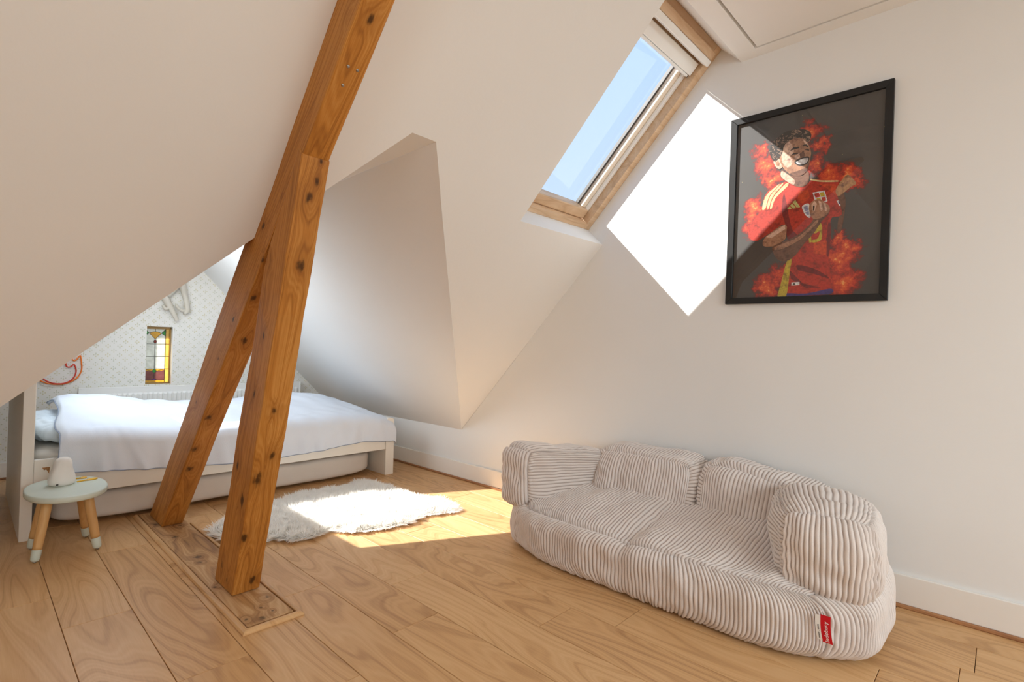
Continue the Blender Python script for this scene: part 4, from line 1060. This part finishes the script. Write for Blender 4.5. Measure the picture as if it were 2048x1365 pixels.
SHAPES=[
('jersey',[(0.36,0.374),(0.393,0.378),(0.446,0.406),(0.497,0.416),(0.54,0.396),(0.57,0.385),(0.643,0.399),(0.725,0.419),(0.744,0.459),(0.741,0.515),(0.761,0.592),(0.698,0.6),(0.688,0.642),(0.697,0.718),(0.683,0.803),(0.707,0.961),(0.643,0.983),(0.521,0.991),(0.392,0.978),(0.357,0.937),(0.387,0.867),(0.436,0.8),(0.406,0.698),(0.383,0.606),(0.285,0.639),(0.176,0.682),(0.11,0.646),(0.143,0.565),(0.21,0.499),(0.222,0.438),(0.274,0.393)]),
('dkred',[(0.383,0.606),(0.354,0.533),(0.358,0.473),(0.369,0.435),(0.408,0.568),(0.436,0.641),(0.47,0.673),(0.432,0.7),(0.406,0.698)]),
('dkred',[(0.676,0.622),(0.694,0.642),(0.694,0.718),(0.683,0.803),(0.657,0.754),(0.669,0.688)]),
('dkred',[(0.476,0.831),(0.589,0.856),(0.675,0.898),(0.688,0.913),(0.591,0.885),(0.49,0.862)]),
('dkred',[(0.413,0.848),(0.518,0.932),(0.642,0.959),(0.544,0.957),(0.441,0.909)]),
('ltred',[(0.473,0.437),(0.535,0.434),(0.549,0.475),(0.501,0.508),(0.462,0.485)]),
('ltred',[(0.607,0.414),(0.714,0.432),(0.729,0.495),(0.681,0.461)]),
('ltred',[(0.584,0.72),(0.668,0.716),(0.671,0.793),(0.586,0.778)]),
('shorts',[(0.412,0.982),(0.546,0.987),(0.702,0.966),(0.709,0.992),(0.546,0.997),(0.412,1.002)]),
('yellow',[(0.404,0.808),(0.436,0.8),(0.426,0.869),(0.406,1.003),(0.346,1.004),(0.364,0.937)]),
('cream',[(0.208,0.504),(0.235,0.503),(0.26,0.437),(0.33,0.385),(0.312,0.388),(0.235,0.432)]),
('cream',[(0.244,0.504),(0.26,0.505),(0.283,0.447),(0.357,0.385),(0.338,0.385),(0.266,0.439)]),
('cream',[(0.268,0.506),(0.282,0.506),(0.307,0.454),(0.394,0.396),(0.374,0.385),(0.29,0.448)]),
('cream',[(0.551,0.38),(0.619,0.398),(0.725,0.412),(0.723,0.419),(0.619,0.406),(0.552,0.388)]),
('emblem',[(0.39,0.525),(0.41,0.51),(0.425,0.526)]),
('emblem',[(0.412,0.507),(0.427,0.496),(0.456,0.525),(0.434,0.526)]),
('emblem',[(0.429,0.491),(0.449,0.481),(0.484,0.523),(0.461,0.524)]),
('white',[(0.497,0.52),(0.541,0.51),(0.555,0.553),(0.555,0.588),(0.523,0.571),(0.506,0.546)]),
('bluegrey',[(0.509,0.527),(0.534,0.52),(0.542,0.547),(0.517,0.549)]),
('bluegrey',[(0.52,0.555),(0.544,0.552),(0.546,0.573),(0.528,0.566)]),
('white',[(0.565,0.455),(0.645,0.454),(0.666,0.512),(0.624,0.525),(0.582,0.5)]),
('red2',[(0.575,0.462),(0.607,0.461),(0.618,0.484),(0.586,0.485)]),
('yellow',[(0.612,0.462),(0.638,0.461),(0.648,0.482),(0.621,0.484)]),
('yellow',[(0.591,0.489),(0.619,0.488),(0.623,0.512),(0.599,0.501)]),
('red2',[(0.625,0.488),(0.651,0.487),(0.657,0.508),(0.631,0.512)]),
('white',[(0.723,0.516),(0.748,0.517),(0.762,0.541),(0.742,0.545)]),
('shorts',[(0.733,0.521),(0.744,0.522),(0.75,0.534),(0.741,0.536)]),
('yellow',[(0.595,0.636),(0.631,0.625),(0.638,0.69),(0.625,0.715),(0.579,0.72),(0.573,0.706),(0.607,0.702),(0.619,0.684),(0.62,0.663),(0.596,0.673),(0.584,0.666)]),
('yellow',[(0.548,0.69),(0.565,0.686),(0.571,0.717),(0.554,0.72)]),
('skdk',[(0.728,0.49),(0.765,0.484),(0.782,0.538),(0.761,0.671),(0.736,0.676),(0.741,0.604),(0.764,0.592),(0.751,0.544)]),
('skmd',[(0.242,0.664),(0.383,0.606),(0.391,0.667),(0.38,0.691),(0.315,0.717),(0.281,0.72),(0.226,0.711)]),
('sklt',[(0.245,0.664),(0.382,0.608),(0.385,0.631),(0.286,0.674)]),
('skdk',[(0.299,0.721),(0.38,0.698),(0.47,0.673),(0.543,0.63),(0.576,0.596),(0.562,0.554),(0.673,0.555),(0.674,0.579),(0.628,0.618),(0.582,0.672),(0.522,0.721),(0.461,0.781),(0.398,0.808),(0.338,0.796),(0.303,0.754)]),
('skmd',[(0.308,0.727),(0.381,0.708),(0.476,0.683),(0.55,0.64),(0.597,0.605),(0.61,0.612),(0.556,0.655),(0.483,0.701),(0.382,0.736),(0.316,0.742)]),
('skmd',[(0.545,0.523),(0.572,0.499),(0.611,0.495),(0.647,0.514),(0.679,0.541),(0.679,0.567),(0.639,0.592),(0.579,0.596),(0.553,0.564)]),
('sklt',[(0.561,0.52),(0.581,0.501),(0.597,0.519),(0.584,0.556),(0.568,0.554)]),
('sklt',[(0.605,0.502),(0.623,0.51),(0.639,0.552),(0.625,0.56)]),
('sklt',[(0.638,0.515),(0.653,0.524),(0.666,0.56),(0.652,0.564)]),
('dark',[(0.571,0.527),(0.583,0.527),(0.579,0.551),(0.572,0.551)]),
('flesh',[(0.716,0.465),(0.737,0.43),(0.784,0.392),(0.816,0.412),(0.842,0.443),(0.809,0.457),(0.765,0.482),(0.731,0.493)]),
('skmd',[(0.744,0.44),(0.771,0.425),(0.777,0.433),(0.752,0.452)]),
('skmd',[(0.777,0.426),(0.803,0.42),(0.808,0.43),(0.783,0.438)]),
('skdk',[(0.344,0.306),(0.378,0.326),(0.431,0.35),(0.494,0.356),(0.531,0.337),(0.536,0.396),(0.497,0.417),(0.446,0.406),(0.393,0.378),(0.339,0.343)]),
('sklt',[(0.345,0.311),(0.381,0.33),(0.438,0.373),(0.433,0.397),(0.393,0.378),(0.342,0.341)]),
('sklt',[(0.282,0.252),(0.298,0.238),(0.325,0.24),(0.349,0.267),(0.348,0.29),(0.327,0.297),(0.3,0.281)]),
('skmd',[(0.299,0.257),(0.317,0.251),(0.334,0.27),(0.324,0.282),(0.305,0.274)]),
('skmd',[(0.343,0.181),(0.384,0.148),(0.435,0.142),(0.492,0.154),(0.517,0.177),(0.534,0.206),(0.547,0.242),(0.542,0.272),(0.536,0.308),(0.518,0.335),(0.482,0.354),(0.437,0.35),(0.398,0.331),(0.364,0.304),(0.342,0.276),(0.327,0.244),(0.337,0.21)]),
('sklt',[(0.349,0.184),(0.391,0.157),(0.428,0.214),(0.403,0.24),(0.42,0.272),(0.395,0.298),(0.361,0.282),(0.34,0.236)]),
('sklt',[(0.433,0.244),(0.464,0.23),(0.48,0.252),(0.453,0.262),(0.435,0.265)]),
('sklt',[(0.486,0.16),(0.512,0.179),(0.528,0.205),(0.507,0.197)]),
('skdk',[(0.455,0.326),(0.518,0.315),(0.532,0.31),(0.519,0.337),(0.482,0.354),(0.437,0.35),(0.404,0.333)]),
('skdk',[(0.467,0.238),(0.494,0.222),(0.507,0.248),(0.498,0.258),(0.475,0.257)]),
('dark',[(0.397,0.211),(0.422,0.193),(0.463,0.196),(0.463,0.205),(0.43,0.206)]),
('dark',[(0.488,0.192),(0.513,0.192),(0.528,0.208),(0.523,0.211),(0.508,0.201),(0.49,0.2)]),
('dark',[(0.405,0.234),(0.428,0.225),(0.459,0.229),(0.457,0.234),(0.431,0.234)]),
('dark',[(0.499,0.217),(0.518,0.215),(0.534,0.225),(0.531,0.23),(0.516,0.224)]),
('dark',[(0.434,0.272),(0.478,0.259),(0.528,0.259),(0.537,0.275),(0.522,0.297),(0.482,0.303),(0.449,0.292)]),
('white',[(0.446,0.277),(0.481,0.266),(0.523,0.266),(0.529,0.278),(0.512,0.292),(0.479,0.294),(0.456,0.288)]),
('hair',[(0.253,0.187),(0.262,0.153),(0.293,0.133),(0.327,0.113),(0.366,0.099),(0.42,0.098),(0.487,0.106),(0.53,0.126),(0.544,0.15),(0.534,0.174),(0.514,0.179),(0.486,0.155),(0.435,0.146),(0.389,0.155),(0.356,0.175),(0.345,0.213),(0.319,0.238),(0.296,0.251),(0.275,0.238),(0.256,0.21)]),
('white',[(0.442,0.925),(0.498,0.924),(0.498,0.941),(0.442,0.942)]),
('dark',[(0.45,0.938),(0.461,0.927),(0.472,0.938)]),
]
BLOBS= [(0.176, 0.175, 0.086), (0.229, 0.275, 0.105), (0.28, 0.353, 0.074), (0.14, 0.492, 0.092), (0.151, 0.597, 0.092), (0.541, 0.125, 0.092), (0.599, 0.222, 0.08), (0.566, 0.303, 0.074), (0.665, 0.374, 0.111), (0.769, 0.374, 0.086), (0.839, 0.433, 0.074), (0.256, 0.944, 0.111), (0.388, 0.877, 0.111), (0.753, 0.807, 0.117), (0.819, 0.755, 0.086), (0.781, 0.93, 0.136), (0.75, 0.722, 0.074), (0.592, 0.924, 0.148), (0.693, 0.472, 0.074)]
def uvp(u, v, d): return pp(-iw+2*iw*u, -ih+2*ih*v, d)
def poster_bg():
    m, nt, b, out = new_mat('poster_print')
    a = N(nt, 'ShaderNodeAttribute'); a.attribute_name = 'puv'
    co = a.outputs['Vector']
    # wobble the coordinates so the smoke has ragged edges
    nz = N(nt, 'ShaderNodeTexNoise'); nz.inputs['Scale'].default_value = 7; nz.inputs['Detail'].default_value = 8; nz.inputs['Roughness'].default_value = 0.72
    nt.links.new(co, nz.inputs['Vector'])
    sb = N(nt, 'ShaderNodeVectorMath'); sb.operation = 'SUBTRACT'; nt.links.new(nz.outputs['Color'], sb.inputs[0]); sb.inputs[1].default_value = (0.5, 0.5, 0.5)
    sc_ = N(nt, 'ShaderNodeVectorMath'); sc_.operation = 'SCALE'; nt.links.new(sb.outputs[0], sc_.inputs[0]); sc_.inputs['Scale'].default_value = 0.34
    ad = N(nt, 'ShaderNodeVectorMath'); ad.operation = 'ADD'; nt.links.new(co, ad.inputs[0]); nt.links.new(sc_.outputs[0], ad.inputs[1])
    tot = None
    for u, v, r_ in BLOBS:
        ds = N(nt, 'ShaderNodeVectorMath'); ds.operation = 'DISTANCE'; nt.links.new(ad.outputs[0], ds.inputs[0]); ds.inputs[1].default_value = (u, v*1.38, 0)
        mr = N(nt, 'ShaderNodeMapRange'); mr.interpolation_type = 'SMOOTHSTEP'; nt.links.new(ds.outputs['Value'], mr.inputs[0])
        mr.inputs[1].default_value = 0.0; mr.inputs[2].default_value = r_*1.4; mr.inputs[3].default_value = 1.0; mr.inputs[4].default_value = 0.0
        tot = mr.outputs[0] if tot is None else math_n(nt, 'MAXIMUM', tot, mr.outputs[0])
    fine = noise(nt, co, 26, 5, 0.7)
    heat = math_n(nt, 'MULTIPLY', tot, math_n(nt, 'MULTIPLY_ADD', fine, 1.7, -0.10))
    grey = ramp(nt, noise(nt, co, 2.5, 4), [(0.3, (0.050, 0.046, 0.043)), (0.7, (0.075, 0.069, 0.064))])
    fire = ramp(nt, heat, [(0.10, (0.05, 0.044, 0.042)), (0.26, (0.18, 0.016, 0.012)), (0.50, (0.52, 0.035, 0.016)), (0.78, (0.74, 0.12, 0.025)), (1.0, (0.92, 0.52, 0.16))])
    mr = N(nt, 'ShaderNodeMapRange'); nt.links.new(heat, mr.inputs[0]); mr.inputs[1].default_value = 0.08; mr.inputs[2].default_value = 0.24
    # scattered sparks
    vo = N(nt, 'ShaderNodeTexVoronoi'); vo.inputs['Scale'].default_value = 24; nt.links.new(co, vo.inputs['Vector'])
    sp = math_n(nt, 'MULTIPLY', math_n(nt, 'LESS_THAN', vo.outputs['Distance'], 0.05), math_n(nt, 'GREATER_THAN', noise(nt, co, 3.1, 1), 0.56))
    c = mix_rgb(nt, mr.outputs[0], grey, fire)
    c = mix_rgb(nt, sp, c, (0.75, 0.60, 0.25))
    nt.links.new(c, b.inputs['Base Color']); b.inputs['Roughness'].default_value = 0.5
    return m
def art_mat():
    m, nt, b, out = new_mat('poster_figure_print')
    a = N(nt, 'ShaderNodeAttribute'); a.attribute_name = 'art'
    q = N(nt, 'ShaderNodeAttribute'); q.attribute_name = 'puv'
    f = noise(nt, q.outputs['Vector'], 16, 5, 0.7)
    f2 = noise(nt, q.outputs['Vector'], 60, 3, 0.6)
    c = mix_rgb(nt, 1.0, a.outputs['Color'], ramp(nt, f, [(0.30, (0.30, 0.22, 0.25)), (0.5, (0.95, 0.95, 0.95)), (0.72, (1.0, 1.0, 1.0))]), 'MULTIPLY')
    c = mix_rgb(nt, 1.0, c, ramp(nt, f2, [(0.3, (0.65, 0.62, 0.62)), (0.6, (1, 1, 1))]), 'MULTIPLY')
    nt.links.new(c, b.inputs['Base Color']); b.inputs['Roughness'].default_value = 0.5
    return m
def set_puv(me, uv):
    at = me.attributes.new('puv', 'FLOAT_VECTOR', 'POINT')
    at.data.foreach_set('vector', np.array([(u, v*1.38, 0) for u, v in uv], 'f').ravel())
me = bpy.data.meshes.new('print')
q4 = [(0, 0), (1, 0), (1, 1), (0, 1)]
me.from_pydata([tuple(uvp(u, v, 0.0160)) for u, v in q4], [], [(0, 3, 2, 1)]); set_puv(me, q4); me.materials.append(poster_bg())
pr_ = link_mesh('print', me, None, poster)
ARTC = {'jersey': (0.55, 0.035, 0.018), 'dkred': (0.22, 0.012, 0.015), 'ltred': (0.70, 0.075, 0.02), 'shorts': (0.06, 0.04, 0.22), 'yellow': (0.62, 0.46, 0.04), 'cream': (0.86, 0.70, 0.34),
        'emblem': (0.62, 0.58, 0.20), 'white': (0.85, 0.84, 0.83), 'bluegrey': (0.30, 0.33, 0.50), 'red2': (0.60, 0.05, 0.04), 'skdk': (0.19, 0.085, 0.050), 'skmd': (0.46, 0.23, 0.13),
        'sklt': (0.80, 0.53, 0.39), 'flesh': (0.55, 0.30, 0.14), 'dark': (0.035, 0.022, 0.018), 'hair': (0.030, 0.020, 0.015), 'curl': (0.40, 0.26, 0.18), 'line': (0.75, 0.66, 0.62)}
av, af, ac, auv = [], [], [], []
def art(poly, colr, lvl):
    i0 = len(av)
    for u, v in poly:
        av.append(tuple(uvp(u, v, 0.0157-0.00004*lvl))); auv.append((u, v)); ac.append((*ARTC[colr], 1))
    af.append(tuple(range(i0, i0+len(poly)))[::-1])
def smooth_poly(p, k=3):
    if len(p) < 6: return p
    return [tuple(q) for q in catmull(p, k, True)]
lvl = 0
for nm, poly in SHAPES:
    lvl += 1
    art(smooth_poly(poly), nm, lvl)
g_ = random.Random(3)
hairp = np.array([p for n_, p in SHAPES if n_ == 'hair'][0])
pts_ = np.array([[g_.uniform(hairp[:, 0].min(), hairp[:, 0].max()), g_.uniform(hairp[:, 1].min(), hairp[:, 1].max())] for _ in range(260)])
pts_ = pts_[inside(pts_, hairp)]
for i, (u, v) in enumerate(pts_):
    lvl += 0.05
    r_ = g_.uniform(0.004, 0.009); a0 = g_.uniform(0, 6.28)
    art([(u+r_*math.cos(a0+t_), v+r_*0.72*math.sin(a0+t_)) for t_ in np.linspace(0, 3.6, 6)]+[(u+r_*0.5*math.cos(a0+t_), v+r_*0.36*math.sin(a0+t_)) for t_ in np.linspace(3.6, 0, 6)], 'curl', lvl)
me = bpy.data.meshes.new('printed_figure'); me.from_pydata(av, [], af); me.update()
set_puv(me, auv)
ca = me.color_attributes.new('art', 'FLOAT_COLOR', 'POINT'); ca.data.foreach_set('color', np.array(ac, 'f').ravel())
me.materials.append(art_mat())
link_mesh('printed_figure', me, None, pr_)
mesh('glass_pane', [pp(-iw, -ih, 0.0095), pp(iw, -ih, 0.0095), pp(iw, ih, 0.0095), pp(-iw, ih, 0.0095)], [(0, 3, 2, 1)], MAT['poster_glass'], poster)

# ================================================================== CORDUROY SOFA
sofa = empty('beanbag_sofa', (2.21, 1.08, 0.0), 'beige wide-rib corduroy beanbag sofa standing against the long wall', 'sofa')
RIB = 0.0168
def cord_part(name, c, h, ribs, parent, n=4.5, deform=None, wr=0.006, seed=0, amp=0.0056, faces_used='xXyYzZ', freq=3.0):
    """puffy block of sewn panels; ribs maps a face letter to the axis its cords repeat along"""
    c = np.array(c); h = np.array(h)
    wa = Waves(freq, seed=seed); wb_ = Waves(freq*3, seed=seed+1); wc = Waves(2.5, seed=seed+2); wd_ = Waves(9, seed=seed+3)
    V_, F_, Rb = [], [], []; base_i = 0
    for fc in faces_used:
        ax = 'xyz'.index(fc.lower()); s = -1 if fc.islower() else 1
        a1, a2 = [(1, 2), (2, 0), (0, 1)][ax]
        ra = ribs[fc]
        def cnt(a):
            L_ = 2*h[a]
            return max(12, int(L_/RIB*8)) if a == ra else max(14, int(L_/0.011))
        n1_, n2_ = cnt(a1), cnt(a2)
        g1 = np.linspace(-1, 1, n1_+1); g2 = np.linspace(-1, 1, n2_+1)
        Q = np.zeros((n1_+1, n2_+1, 3)); Q[..., ax] = s; Q[..., a1] = g1[:, None]; Q[..., a2] = g2[None, :]
        S = Q/((np.abs(Q)**n).sum(-1)**(1/n))[..., None]
        P = c+S*h
        P0 = P.copy()
        if deform is not None: P = deform(P, S)
        d1 = np.gradient(P, axis=0); d2 = np.gradient(P, axis=1)
        nr = np.cross(d1, d2); nr /= np.linalg.norm(nr, axis=-1)[..., None]+1e-12
        if s < 0: nr = -nr
        # distance to the panel's seams
        e1 = (1-np.abs(Q[..., a1]))*h[a1]; e2 = (1-np.abs(Q[..., a2]))*h[a2]; e = np.minimum(e1, e2)
        fade = np.clip(e/0.010, 0, 1)
        rc = Q[..., ra]*h[ra] + 0.0030*wc(P0) + 0.0010*wd_(P0)
        rib = np.abs(np.sin(np.pi*rc/RIB))**0.85
        # puckers along the seams
        pk = 0.0035*np.exp(-(e/0.035)**2)*np.sin((Q[..., a1]*h[a1]+Q[..., a2]*h[a2])*95+3*wa(P0))
        disp = amp*rib*(0.45+0.55*fade) - 0.008*np.exp(-(e/0.007)**2) + wr*(wa(P0)+0.45*wb_(P0))*np.clip(e/0.05, 0, 1) + pk*np.clip(e/0.012, 0, 1)
        P = P+nr*disp[..., None]
        P[..., 2] = np.maximum(P[..., 2], 0.003)
        i_ = np.arange((n1_+1)*(n2_+1)).reshape(n1_+1, n2_+1)+base_i
        f = np.stack([i_[:-1, :-1], i_[1:, :-1], i_[1:, 1:], i_[:-1, 1:]], -1).reshape(-1, 4)
        if s < 0: f = f[:, ::-1]
        V_.append(P.reshape(-1, 3)); F_.append(f); Rb.append(np.clip(rib*1.5, 0, 1).reshape(-1)); base_i += (n1_+1)*(n2_+1)
    V_ = np.concatenate(V_); F_ = np.concatenate(F_); Rb = np.concatenate(Rb)
    me = bpy.data.meshes.new(name)
    me.vertices.add(len(V_)); me.vertices.foreach_set('co', V_.ravel().astype('f'))
    me.loops.add(len(F_)*4); me.loops.foreach_set('vertex_index', F_.ravel().astype('i'))
    me.polygons.add(len(F_)); me.polygons.foreach_set('loop_start', (np.arange(len(F_))*4).astype('i'))
    me.update(calc_edges=True)
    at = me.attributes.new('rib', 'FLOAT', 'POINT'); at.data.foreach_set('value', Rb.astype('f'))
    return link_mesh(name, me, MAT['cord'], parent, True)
sst = lambda t: np.clip(t, 0, 1)**2*(3-2*np.clip(t, 0, 1))
def d_base(P, S):
    P = P.copy()
    up_ = sst((P[..., 2]-0.10)/0.12)
    # seat rises towards the back and is dimpled along its middle seam
    P[..., 2] += up_*(0.070*np.clip((P[..., 0]-1.95)/0.40, 0, 1))
    dim = np.exp(-((P[..., 1]-1.12)/0.045)**2)
    P[..., 2] -= up_*0.016*dim + up_*0.004*np.exp(-((P[..., 1]-1.12)/0.010)**2)
    front = sst((2.05-P[..., 0])/0.2)
    P[..., 0] += front*0.010*dim
    # ends of the sack are drawn in
    P[..., 0] += front*0.085*np.abs(S[..., 1])**5
    return P
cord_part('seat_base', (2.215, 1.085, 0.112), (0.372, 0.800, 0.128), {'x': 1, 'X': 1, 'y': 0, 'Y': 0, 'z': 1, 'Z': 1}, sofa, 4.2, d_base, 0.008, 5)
def d_larm(P, S):
    P = P.copy()
    t_ = np.clip((P[..., 0]-1.97)/0.45, 0, 1)
    P[..., 1] -= 0.15*t_ + 0.05*(1-t_)*sst((P[..., 2]-0.3)/0.2)*0
    P[..., 2] -= 0.045*t_*sst((P[..., 2]-0.30)/0.2)
    P[..., 1] += 0.03*(1-t_)
    return P
cord_part('armrest', (2.225, 1.800, 0.342), (0.285, 0.100, 0.170), {'x': 1, 'X': 1, 'y': 2, 'Y': 2, 'z': 1, 'Z': 1}, sofa, 4.6, d_larm, 0.009, 15)
def d_rarm(P, S):
    P = P.copy()
    # turned a little so that its front faces out into the room, plump at the front and lower behind
    a_ = 0.30; px, py = 1.98, 0.415
    x, y = P[..., 0]-px, P[..., 1]-py
    P[..., 0] = px+x*math.cos(a_)-y*math.sin(a_); P[..., 1] = py+x*math.sin(a_)+y*math.cos(a_)
    t_ = np.clip((P[..., 0]-1.97)/0.45, 0, 1)
    P[..., 1] -= 0.07*t_*np.clip(-S[..., 1], 0, 1)
    P[..., 2] -= 0.025*t_*sst((P[..., 2]-0.30)/0.2)
    return P
cord_part('armrest', (2.225, 0.425, 0.325), (0.285, 0.158, 0.180), {'x': 1, 'X': 1, 'y': 0, 'Y': 2, 'z': 1, 'Z': 1}, sofa, 3.4, d_rarm, 0.010, 25)
def d_back(P, S):
    P = P.copy()
    P[..., 0] += 0.10*(P[..., 2]-0.38)/0.26
    P[..., 2] -= 0.055*sst((0.95-P[..., 1])/0.40)*sst((P[..., 2]-0.30)/0.15)
    return P
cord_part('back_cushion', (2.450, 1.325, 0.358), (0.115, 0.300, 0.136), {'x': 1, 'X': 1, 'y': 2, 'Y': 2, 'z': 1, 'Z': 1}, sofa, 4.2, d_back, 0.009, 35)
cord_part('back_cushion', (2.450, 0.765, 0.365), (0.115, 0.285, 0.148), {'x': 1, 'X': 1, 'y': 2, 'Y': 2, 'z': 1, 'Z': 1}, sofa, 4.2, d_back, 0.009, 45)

# woven label in the seam under the right armrest
def lab(name, x0, mat, dy0, dy1, z0, z1, parent, bend=0.012, off=0.0):
    vs_, n_ = [], 8
    for i in range(n_+1):
        t_ = i/n_; z = z1+(z0-z1)*t_; x = x0-bend*math.sin(t_*math.pi*0.5)-off
        sh = -0.010*t_*t_
        vs_ += [(x, dy0+sh, z), (x, dy1+sh, z), (x+0.0012, dy1+sh, z), (x+0.0012, dy0+sh, z)]
    fs_ = []
    for i in range(n_):
        for k in range(4):
            a_, b_ = i*4+k, i*4+(k+1) % 4
            fs_.append((a_, b_, b_+4, a_+4))
    fs_ += [(0, 3, 2, 1), (n_*4, n_*4+1, n_*4+2, n_*4+3)]
    return mesh(name, vs_, fs_, mat, parent)
LX = 1.898
lb = lab('brand_label', LX, MAT['red_label'], 0.418, 0.390, 0.100, 0.178, sofa)
lab('care_label', LX, MAT['white_label'], 0.433, 0.4185, 0.104, 0.174, lb)
def text_on(txt, size, org, mat, name, parent):
    cu = bpy.data.curves.new('t', 'FONT'); cu.body = txt; cu.size = size; cu.extrude = 0.0003
    o_ = bpy.data.objects.new('t', cu); COL.objects.link(o_)
    dg = bpy.context.evaluated_depsgraph_get(); me_ = bpy.data.meshes.new_from_object(o_.evaluated_get(dg))
    bpy.data.objects.remove(o_); bpy.data.curves.remove(cu)
    # local x runs up the label, local y points to the viewer's left
    for v in me_.vertices:
        x, y, z = v.co
        zz = org[2]+x; t_ = np.clip((0.178-zz)/0.078, 0, 1)
        v.co = (LX-0.012*math.sin(t_*math.pi*0.5)-0.0006-z, org[1]+y-0.010*t_*t_, zz)
    me_.materials.clear()
    return link_mesh(name, me_, mat, parent)
text_on('Indobuny', 0.0155, (0, 0.3985, 0.1035), MAT['text_white'], 'label_lettering', lb)
text_on('www . com', 0.0085, (0, 0.4225, 0.108), MAT['text_dark'], 'care_lettering', lb)
